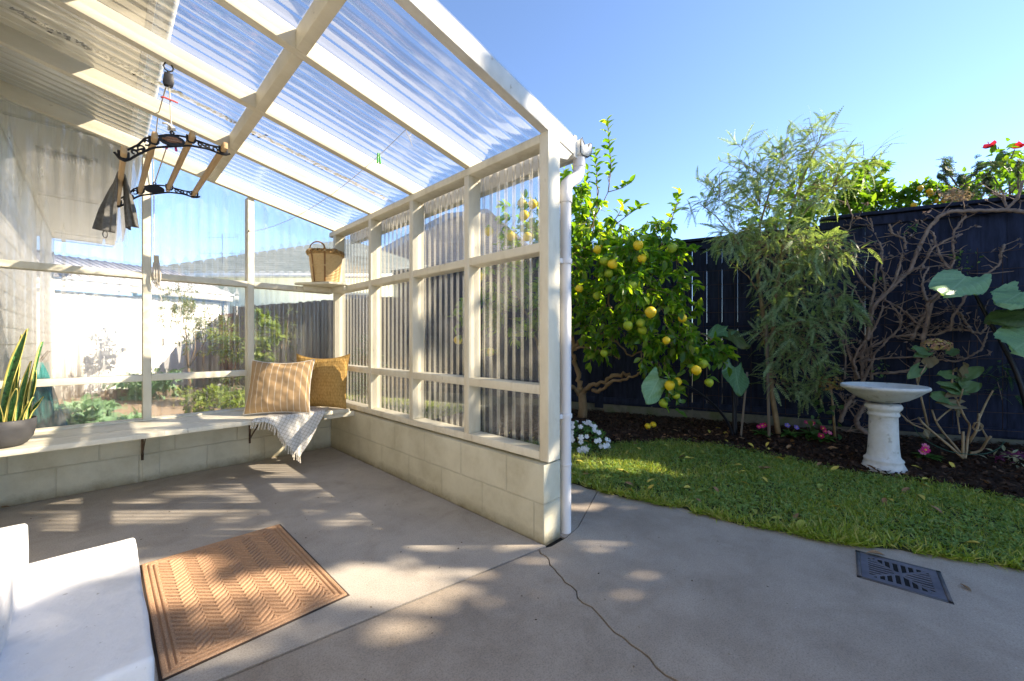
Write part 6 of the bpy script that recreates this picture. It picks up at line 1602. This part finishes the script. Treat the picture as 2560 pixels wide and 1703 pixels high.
def hip_house(label, c, ang, L, W, zw, zr, wallc, roofm, win=True):
    c = np.array(c); ux = np.array([math.cos(ang), math.sin(ang)]); uy = np.array([-ux[1], ux[0]])
    def q(a, b, z): p = c+ux*a+uy*b; return (p[0], p[1], z)
    root = empty('house', (c[0], c[1], 0), label, 'house')
    nb = NB().hexa([q(-L,-W,-.05),q(L,-W,-.05),q(L,W,-.05),q(-L,W,-.05),q(-L,-W,zw),q(L,-W,zw),q(L,W,zw),q(-L,W,zw)]); obj('wall', nb, noisy('neighbour_wall', wallc, tuple(min(1,x*1.08) for x in wallc), 3, .6, .1, 30, .003), root)
    o = .45; l, w = L+o, W+o; rl = max(L-W, .05)
    nb = NB().add([q(-l,-w,zw-.02),q(l,-w,zw-.02),q(l,w,zw-.02),q(-l,w,zw-.02),q(-rl,0,zr),q(rl,0,zr)], [(0,1,5,4),(2,3,4,5)], [(1,2,5),(3,0,4)])
    obj('roof', nb, roofm, root)
    nb = NB().add([q(-l,-w,zw-.02),q(l,-w,zw-.02),q(l,w,zw-.02),q(-l,w,zw-.02)], [(0,3,2,1)]); obj('soffit', nb, M['pale'], root)
    for a0, a1 in (((-l,-w),(l,-w)),((-l,-w),(-l,w)),((l,-w),(l,w))):
        p0, p1 = q(*a0, zw-.06), q(*a1, zw-.06); obj('gutter', NB().bar(p0, p1, .10, .12), M['pale'], root)
    if win:
        for a in (-L*.5, L*.45):
            nb = NB().hexa([q(a-.6,-W-.05,zw-1.6),q(a+.6,-W-.05,zw-1.6),q(a+.6,-W-.005,zw-1.6),q(a-.6,-W-.005,zw-1.6),q(a-.6,-W-.05,zw-.5),q(a+.6,-W-.05,zw-.5),q(a+.6,-W-.005,zw-.5),q(a-.6,-W-.005,zw-.5)])
            w_ = obj('window', nb, M['pale'], root); k = NB().add([q(a-.53,-W-.054,zw-1.53),q(a+.53,-W-.054,zw-1.53),q(a+.53,-W-.054,zw-.57),q(a-.53,-W-.054,zw-.57)], [(0,1,2,3)])
            obj('pane', k, plain('window_glass', (.10,.14,.20), .08, .6), w_)
    return root
hip_house('pale mint house with a grey-green tiled roof beyond the back fence', (7.3,16.8), R(-45), 4.7, 4.65, 3.0, 5.3, (.55,.62,.55), tilemat('green_grey_tile', (.20,.235,.215), (.27,.30,.275)))
hip_house('house with a dark slate hip roof beyond the side fence', (11.0,13.5), R(-65), 4.2, 3.2, 3.2, 6.6, (.5,.48,.45), tilemat('slate_tile', (.06,.065,.075), (.09,.095,.11)), False)
# aerial
ap = atD(556,700,13.0); ap[2] = 2.4
ant = empty('tv_aerial', tuple(ap), 'thin television aerial mast standing above the white garage roof', 'aerial')
am = plain('aerial_metal', (.25,.25,.26), .4, .5, .6); tz = atD(556,585,13.0)[2]
obj('mast', NB().tube([tuple(ap), (ap[0], ap[1], tz)], .012, 6), am, ant)
for zz_, L_ in ((tz-.1,.55),(tz-.62,.75)):
    nb = NB(); a = np.array([ap[0], ap[1], zz_]); nb.tube([a-rt*L_, a+rt*L_*.9], .007, 5)
    for k in range(9): c_ = a-rt*L_+rt*L_*1.9*k/8; nb.tube([c_+np.array([0,0,-.11]), c_+np.array([0,0,.11])], .004, 4)
    obj('boom', nb, am, ant)
# planting
def zy(x, y): return (100+x/3.919, 680+y/3.919)
bush('lemon_shrub', 'olive green shrub standing in front of the white garage wall', 'shrub', (*atD(470,960,7.6)[:2], 0), [(atD(450,745,7.8),.30,26),(atD(430,790,7.7),.28,20),(atD(490,790,7.6),.35,30),(atD(540,810,7.3),.28,22),(atD(465,850,7.6),.22,14)], 'olive', LONG_LEAF, .10, stem_r=.025)
bush('green_shrub', 'bright yellow-green shrub with small red bloom by the reddish fence', 'shrub', (*atD(560,960,7.2)[:2], 0), [(atD(570,830,7.2),.28,26),(atD(590,870,7.1),.24,20),(atD(545,880,7.0),.20,14)], 'yellow_green', LONG_LEAF, .10, stem_r=.02)
bush('tall_leafy_plant', 'tall bright broad-leaved plant against the weathered grey fence', 'plant', (*atD(672,1000,6.9)[:2], 0), [(atD(668,830,6.9),.22,16),(atD(660,880,6.9),.20,14),(atD(672,920,6.9),.18,12),(atD(650,800,6.9),.14,8)], 'yellow_green', ROUND_LEAF, .13, stem_r=.015)
bush('twiggy_shrub', 'brownish twiggy shrub in front of the weathered grey fence', 'shrub', (*atD(720,1000,7.2)[:2], 0), [(atD(720,800,7.2),.30,10),(atD(735,850,7.2),.30,8),(atD(705,860,7.2),.25,6)], 'olive', LONG_LEAF, .06, stem_r=.02)
bush('green_bush', 'small green bush outside the corner behind the mustard cushion', 'shrub', (2.25,4.6,0), [((2.2,4.55,.75),.22,24),((2.3,4.7,.5),.25,24),((2.15,4.5,.42),.2,16),((2.25,4.6,.98),.14,10)], 'shrub', LONG_LEAF, .08, stem_r=.02)
bush('garden_herb', 'low yellow-green herb mound outside the second window bay', 'plant', (*atZ(500,1015,.05)[:2], 0), [(atZ(490,1010,.15),.20,22),(atZ(540,1000,.2),.22,22),(atZ(580,1010,.2),.20,18),(atZ(470,985,.15),.16,12)], 'yellow_green', ROUND_LEAF, .07, stem_r=.008)
bush('garden_herb', 'feathery green herb growing behind the yellow-green mound', 'plant', (*atZ(560,975,.05)[:2], 0), [(atZ(550,960,.3),.20,20),(atZ(590,950,.4),.24,24),(atZ(600,900,.45),.2,16)], 'shrub', LONG_LEAF, .06, stem_r=.008)
bush('leafy_vegetable', 'pale green broad leaves low against the outside of the first window bay', 'plant', (*atZ(190,1050,.02)[:2], 0), [(atZ(150,1040,.12),.22,16),(atZ(210,1050,.12),.24,18),(atZ(255,1060,.10),.20,14),(atZ(180,1075,.12),.22,14),(atZ(300,1070,.08),.16,8),(atZ(130,1080,.1),.2,12)], 'taro_pale', ROUND_LEAF, .13, stem_r=.01)
bush('leafy_vegetable', 'pale green leafy clump by the timber edging near the garage', 'plant', (*atZ(370,985,.1)[:2], 0), [(atZ(345,965,.2),.25,14),(atZ(400,960,.25),.28,16),(atZ(320,970,.15),.2,8)], 'taro_pale', ROUND_LEAF, .16, stem_r=.01)
a, b = atZ(262,1000,-.02), atZ(470,985,-.02)
tag(obj('garden_edging', NB().bar((a[0],a[1],.07), (b[0],b[1],.07), .08, .20), M['stake'], origin=a, bevel=.01), 'low timber edging between the driveway and the garage planting', 'edging')
# folded teal umbrella
ub = atD(112,1075,3.7); ub[2] = 0.0
umb = empty('garden_umbrella', tuple(ub), 'folded teal garden umbrella leaning outside the window behind the snake plant', 'umbrella')
tz = atD(98,905,3.75)
P = []
for j in range(10):
    t_ = j/9; c_ = ub*(1-t_)+tz*t_; r_ = .12*(1-t_)**.8+.015; row = []
    for k in range(25):
        a = k/24*2*math.pi; rr = r_*(1+.28*math.sin(a*6+t_*2)); row.append((c_[0]+rr*math.cos(a), c_[1]+rr*math.sin(a), c_[2]+.06*(1-t_)*(1+math.sin(a*6))))
    P.append(row)
obj('canopy', NB().grid(np.array(P)), noisy('teal_cloth', (.015,.13,.13), (.03,.22,.21), 8, .85, .4, 80, .003), umb, smooth=True)
tip = tz+(tz-ub)*.10+np.array([.06,0,.02])
obj('pole', NB().tube([tuple(ub), tuple(tz), tuple(tip)], [.014,.014,.010], 8), plain('umbrella_pole', (.10,.08,.06), .5), umb)

# ------------------------------------------------------------------ grass, clover and litter
def inside(px, py, poly):
    r_ = np.zeros(len(px), bool); n = len(poly); j = n-1
    for i in range(n):
        xi, yi = poly[i]; xj, yj = poly[j]
        c_ = ((yi > py) != (yj > py)) & (px < (xj-xi)*(py-yi)/((yj-yi)+1e-12)+xi); r_ ^= c_; j = i
    return r_
gg = np.random.default_rng(99)
def lawn_points(n, grow=.0):
    x = gg.uniform(1.7, 4.4, n*4); y = gg.uniform(-1.3, 4.2, n*4)
    k = inside(x, y, lawn_poly); x, y = x[k], y[k]
    # thin out where it is far or outside the view
    vis = (y > -.16*x-.1)
    x, y = x[vis][:n], y[vis][:n]; return x, y
BLADE = (np.array([(-.06,0,0),(.06,0,0),(.045,.55,.06),(-.045,.55,.06),(0,1.0,.28)]), [(0,1,2,3)], [(3,2,4)])
M['grass'] = leafmat('grass_blade', (.155,.225,.032), (.25,.33,.055), (.44,.43,.17), .3, .5, (2.2,2.1,.7), .3)
M['clover'] = leafmat('clover_leaf', (.115,.22,.045), (.18,.295,.07), (.27,.36,.12), .25, .5, (2.1,2.1,.8), .3)
x, y = lawn_points(62000); n_ = len(x)
patch = np.array([mnoise.noise((a*2.2, b*2.2, 0)) for a, b in zip(x, y)])
keep = gg.random(n_) < np.clip(.75+.8*patch, .25, 1); x, y, patch = x[keep], y[keep], patch[keep]; n_ = len(x)
L = gg.uniform(.022,.052,n_)*(1+.25*patch)
edge_d = np.abs(x-np.interp(y, [p[1] for p in edge[::-1]], [p[0] for p in edge[::-1]]))
L *= np.where(edge_d < .12, 1.35, 1)
ax = np.stack([gg.normal(0,.75,n_), gg.normal(0,.75,n_), np.ones(n_)], 1)
nb = NB().scatter(BLADE[0], BLADE[1], BLADE[2], np.stack([x, y, np.full(n_,.004)], 1), ax, rand_dirs(n_, gg)+np.array([0,0,.01]), L)
gr = tag(obj('grass', nb, M['grass']), 'short lawn grass between the path and the garden bed', 'grass', kind='stuff')
ei = gg.integers(0, len(edge_f)-1, 5200); tt_ = gg.random(5200); ef = np.array(edge_f)
ep = ef[ei]*(1-tt_[:,None])+ef[np.minimum(ei+1, len(ef)-1)]*tt_[:,None]; ep[:,0] += np.abs(gg.normal(0,.03,5200))-.012; k = ep[:,1] > -.6; ep = ep[k]; n_ = len(ep)
clump = np.array([mnoise.noise((a*7, b*7, 4)) for a, b in ep]) > -.15; ep = ep[clump]; n_ = len(ep)
nb = NB().scatter(BLADE[0], BLADE[1], BLADE[2], np.c_[ep, np.full(n_, .003)], np.stack([gg.normal(-.7,.7,n_), gg.normal(-.1,.7,n_), gg.uniform(.35,1.1,n_)], 1), rand_dirs(n_, gg), gg.uniform(.025,.075,n_))
tag(obj('edge_grass', nb, M['grass']), 'longer grass spilling over the edge of the concrete path', 'grass', kind='stuff')
CV = []; CQ = []
for k in range(3):
    t = k*2.094; c_, s_ = math.cos(t), math.sin(t); b0 = len(CV)
    for (px, py, pz) in ((0,.05,0),(.38,.45,.08),(.30,.95,.0),(0,.80,-.04),(-.30,.95,0),(-.38,.45,.08)): CV.append((px*c_-py*s_, px*s_+py*c_, pz))
    CQ += [(b0,b0+1,b0+2,b0+3),(b0,b0+3,b0+4,b0+5)]
x, y = lawn_points(26000); patch = np.array([mnoise.noise((a*1.7+5, b*1.7, 2)) for a, b in zip(x, y)])
keep = gg.random(len(x)) < np.clip(.45+1.3*patch+.12*(3.3-y)*(x > 2.6), .05, 1); x, y = x[keep], y[keep]; n_ = len(x)
nb = NB().scatter(CV, CQ, [], np.stack([x, y, gg.uniform(.012,.034,n_)], 1), rand_dirs(n_, gg)*[1,1,.25], np.stack([gg.normal(0,.35,n_), gg.normal(0,.35,n_), np.ones(n_)], 1), gg.uniform(.008,.017,n_))
tag(obj('clover', nb, M['clover']), 'clover and small weeds spread through the lawn', 'ground cover', kind='stuff')
# rough mulch chips
n_ = 9000; y = gg.uniform(-1.2, 3.6, n_); xe = np.interp(y, by, bx); xf = 4.81-.3134*(y-1.96); s_ = gg.random(n_)**1.2; x = xe+(xf-xe)*s_-.04
CH = (np.array([(-.3,-.5,0),(.3,-.5,0),(.25,.5,.1),(-.25,.45,0)]), [(0,1,2,3)])
nb = NB().scatter(CH[0], CH[1], [], np.stack([x, y, bed_z(x, y)+gg.uniform(.002,.025,n_)], 1), rand_dirs(n_, gg)*[1,1,.4], np.stack([gg.normal(0,.5,n_), gg.normal(0,.5,n_), np.ones(n_)], 1), gg.uniform(.012,.038,n_))
tag(obj('mulch', nb, leafmat('mulch_chip', (.018,.010,.007), (.05,.027,.017), (.12,.075,.05), 0, .9, (1,1,1), .1)), 'dark bark mulch over the garden bed', 'mulch', kind='stuff')
# single fallen leaves
FL = leaf_t(.42, .6, 5, .12)
lm = {'yellow': noisy('fallen_yellow_leaf', (.50,.40,.05), (.62,.50,.12), 40, .6, .2, 80, .002), 'brown': noisy('fallen_brown_leaf', (.20,.11,.05), (.34,.21,.11), 40, .7, .3, 80, .002), 'green': noisy('fallen_green_leaf', (.26,.30,.05), (.36,.38,.08), 40, .6, .2, 80, .002)}
proto = {}
for k, m_ in lm.items():
    nb = NB().add(FL[0]-np.array([0,.5,0]), FL[1]); me = nb.mesh('fallen_leaf', smooth=True); me.materials.append(m_); proto[k] = me
def put_leaf(kind, p, size, rz_, tilt, label, group):
    o = bpy.data.objects.new('fallen_leaf', proto[kind]); COL.objects.link(o); o.location = p; o.scale = (size*.95,size,size); o.rotation_euler = (tilt, gg.normal(0,.25), rz_); tag(o, label, 'leaf', group)
x, y = lawn_points(90)
for i in range(len(x)):
    k = ('yellow','yellow','brown','green')[i % 4]
    lab = {'yellow': 'yellow curled leaf fallen on the lawn grass', 'brown': 'dry brown leaf fallen on the lawn grass', 'green': 'greenish yellow leaf fallen on the lawn grass'}[k]
    put_leaf(k, (x[i], y[i], .034), gg.uniform(.05,.085), gg.uniform(0,6.3), gg.normal(0,.35), lab, {'yellow':'yellow leaves on the lawn','brown':'brown leaves on the lawn','green':'greenish leaves on the lawn'}[k])
for i in range(60):
    yy = gg.uniform(-.4, 3.0); xe = np.interp(yy, by, bx); xx = xe+gg.uniform(-.05, .45)
    if xx > 4.70-.3134*(yy-1.96): continue
    k = ('brown','brown','yellow')[i % 3]
    put_leaf(k, (xx, yy, float(bed_z(xx, yy))+.028), gg.uniform(.04,.08), gg.uniform(0,6.3), gg.normal(0,.4), {'brown':'dry brown leaf lying on the dark mulch','yellow':'yellow leaf lying on the dark mulch'}[k], {'brown':'brown leaves on the mulch','yellow':'yellow leaves on the mulch'}[k])
p = atZ(2189,1386,.008); put_leaf('brown', tuple(p+[0,0,.006]), .075, .5, .15, 'tan dry leaf at the upper corner of the drain grate', None)
p = atZ(10,1270,.006); put_leaf('brown', tuple(p+[0,0,.008]), .05, 1.2, .2, 'brown dry leaf on the concrete under the bench at the left', None)
p = atZ(2415,1470,.004); put_leaf('brown', tuple(p+[0,0,.004]), .05, 2.2, .05, 'narrow brown leaf on the concrete right of the drain', None)
p = atZ(2225,1392,.004); put_leaf('yellow', tuple(atZ(2230,1368,.01)+[0,0,.006]), .05, 2.6, .2, 'small pale leaf between the drain grate and the lawn', None)
p = atZ(2300,1245,.03); put_leaf('yellow', tuple(p+[0,0,.012]), .10, 2.0, .1, 'large yellow-green leaf lying flat on the lawn before the bird bath', None)
# crumbs on the concrete
n_ = 260; x = gg.uniform(-.3, 2.4, n_); y = gg.uniform(.3, 3.9, n_); k = (x < 1.5) | (y < 1.2)
x, y = x[k], y[k]; n_ = len(x)
nb = NB().scatter(CH[0], CH[1], [], np.stack([x, y, np.full(n_,.0025)], 1), rand_dirs(n_, gg)*[1,1,.05], np.tile([0,0,1.], (n_,1))+gg.normal(0,.2,(n_,3)), gg.uniform(.003,.010,n_))
tag(obj('litter', nb, leafmat('crumb', (.03,.02,.012), (.10,.07,.045), (.30,.24,.17), 0, .9, (1,1,1), .1)), 'tiny crumbs of leaf and bark scattered on the concrete', 'litter', kind='stuff')
# ground cover behind the clear back wall
n_ = 9000; x = gg.uniform(-.5, 4.0, n_); y = gg.uniform(4.2, 10.5, n_)
dp_ = [(-.5,6.9),(1.2,6.2),(2.9,6.4),(2.5,9.2),(1.9,11.8),(-.52,10.85)]
k = ~inside(x, y, dp_); x, y = x[k], y[k]; n_ = len(x)
nb = NB().scatter(BLADE[0], BLADE[1], BLADE[2], np.stack([x, y, np.full(n_,-.06)], 1), np.stack([gg.normal(0,.6,n_), gg.normal(0,.6,n_), np.ones(n_)], 1), rand_dirs(n_, gg), gg.uniform(.06,.14,n_))
tag(obj('yard_grass', nb, M['grass']), 'rough grass behind the clear back wall', 'grass', kind='stuff')
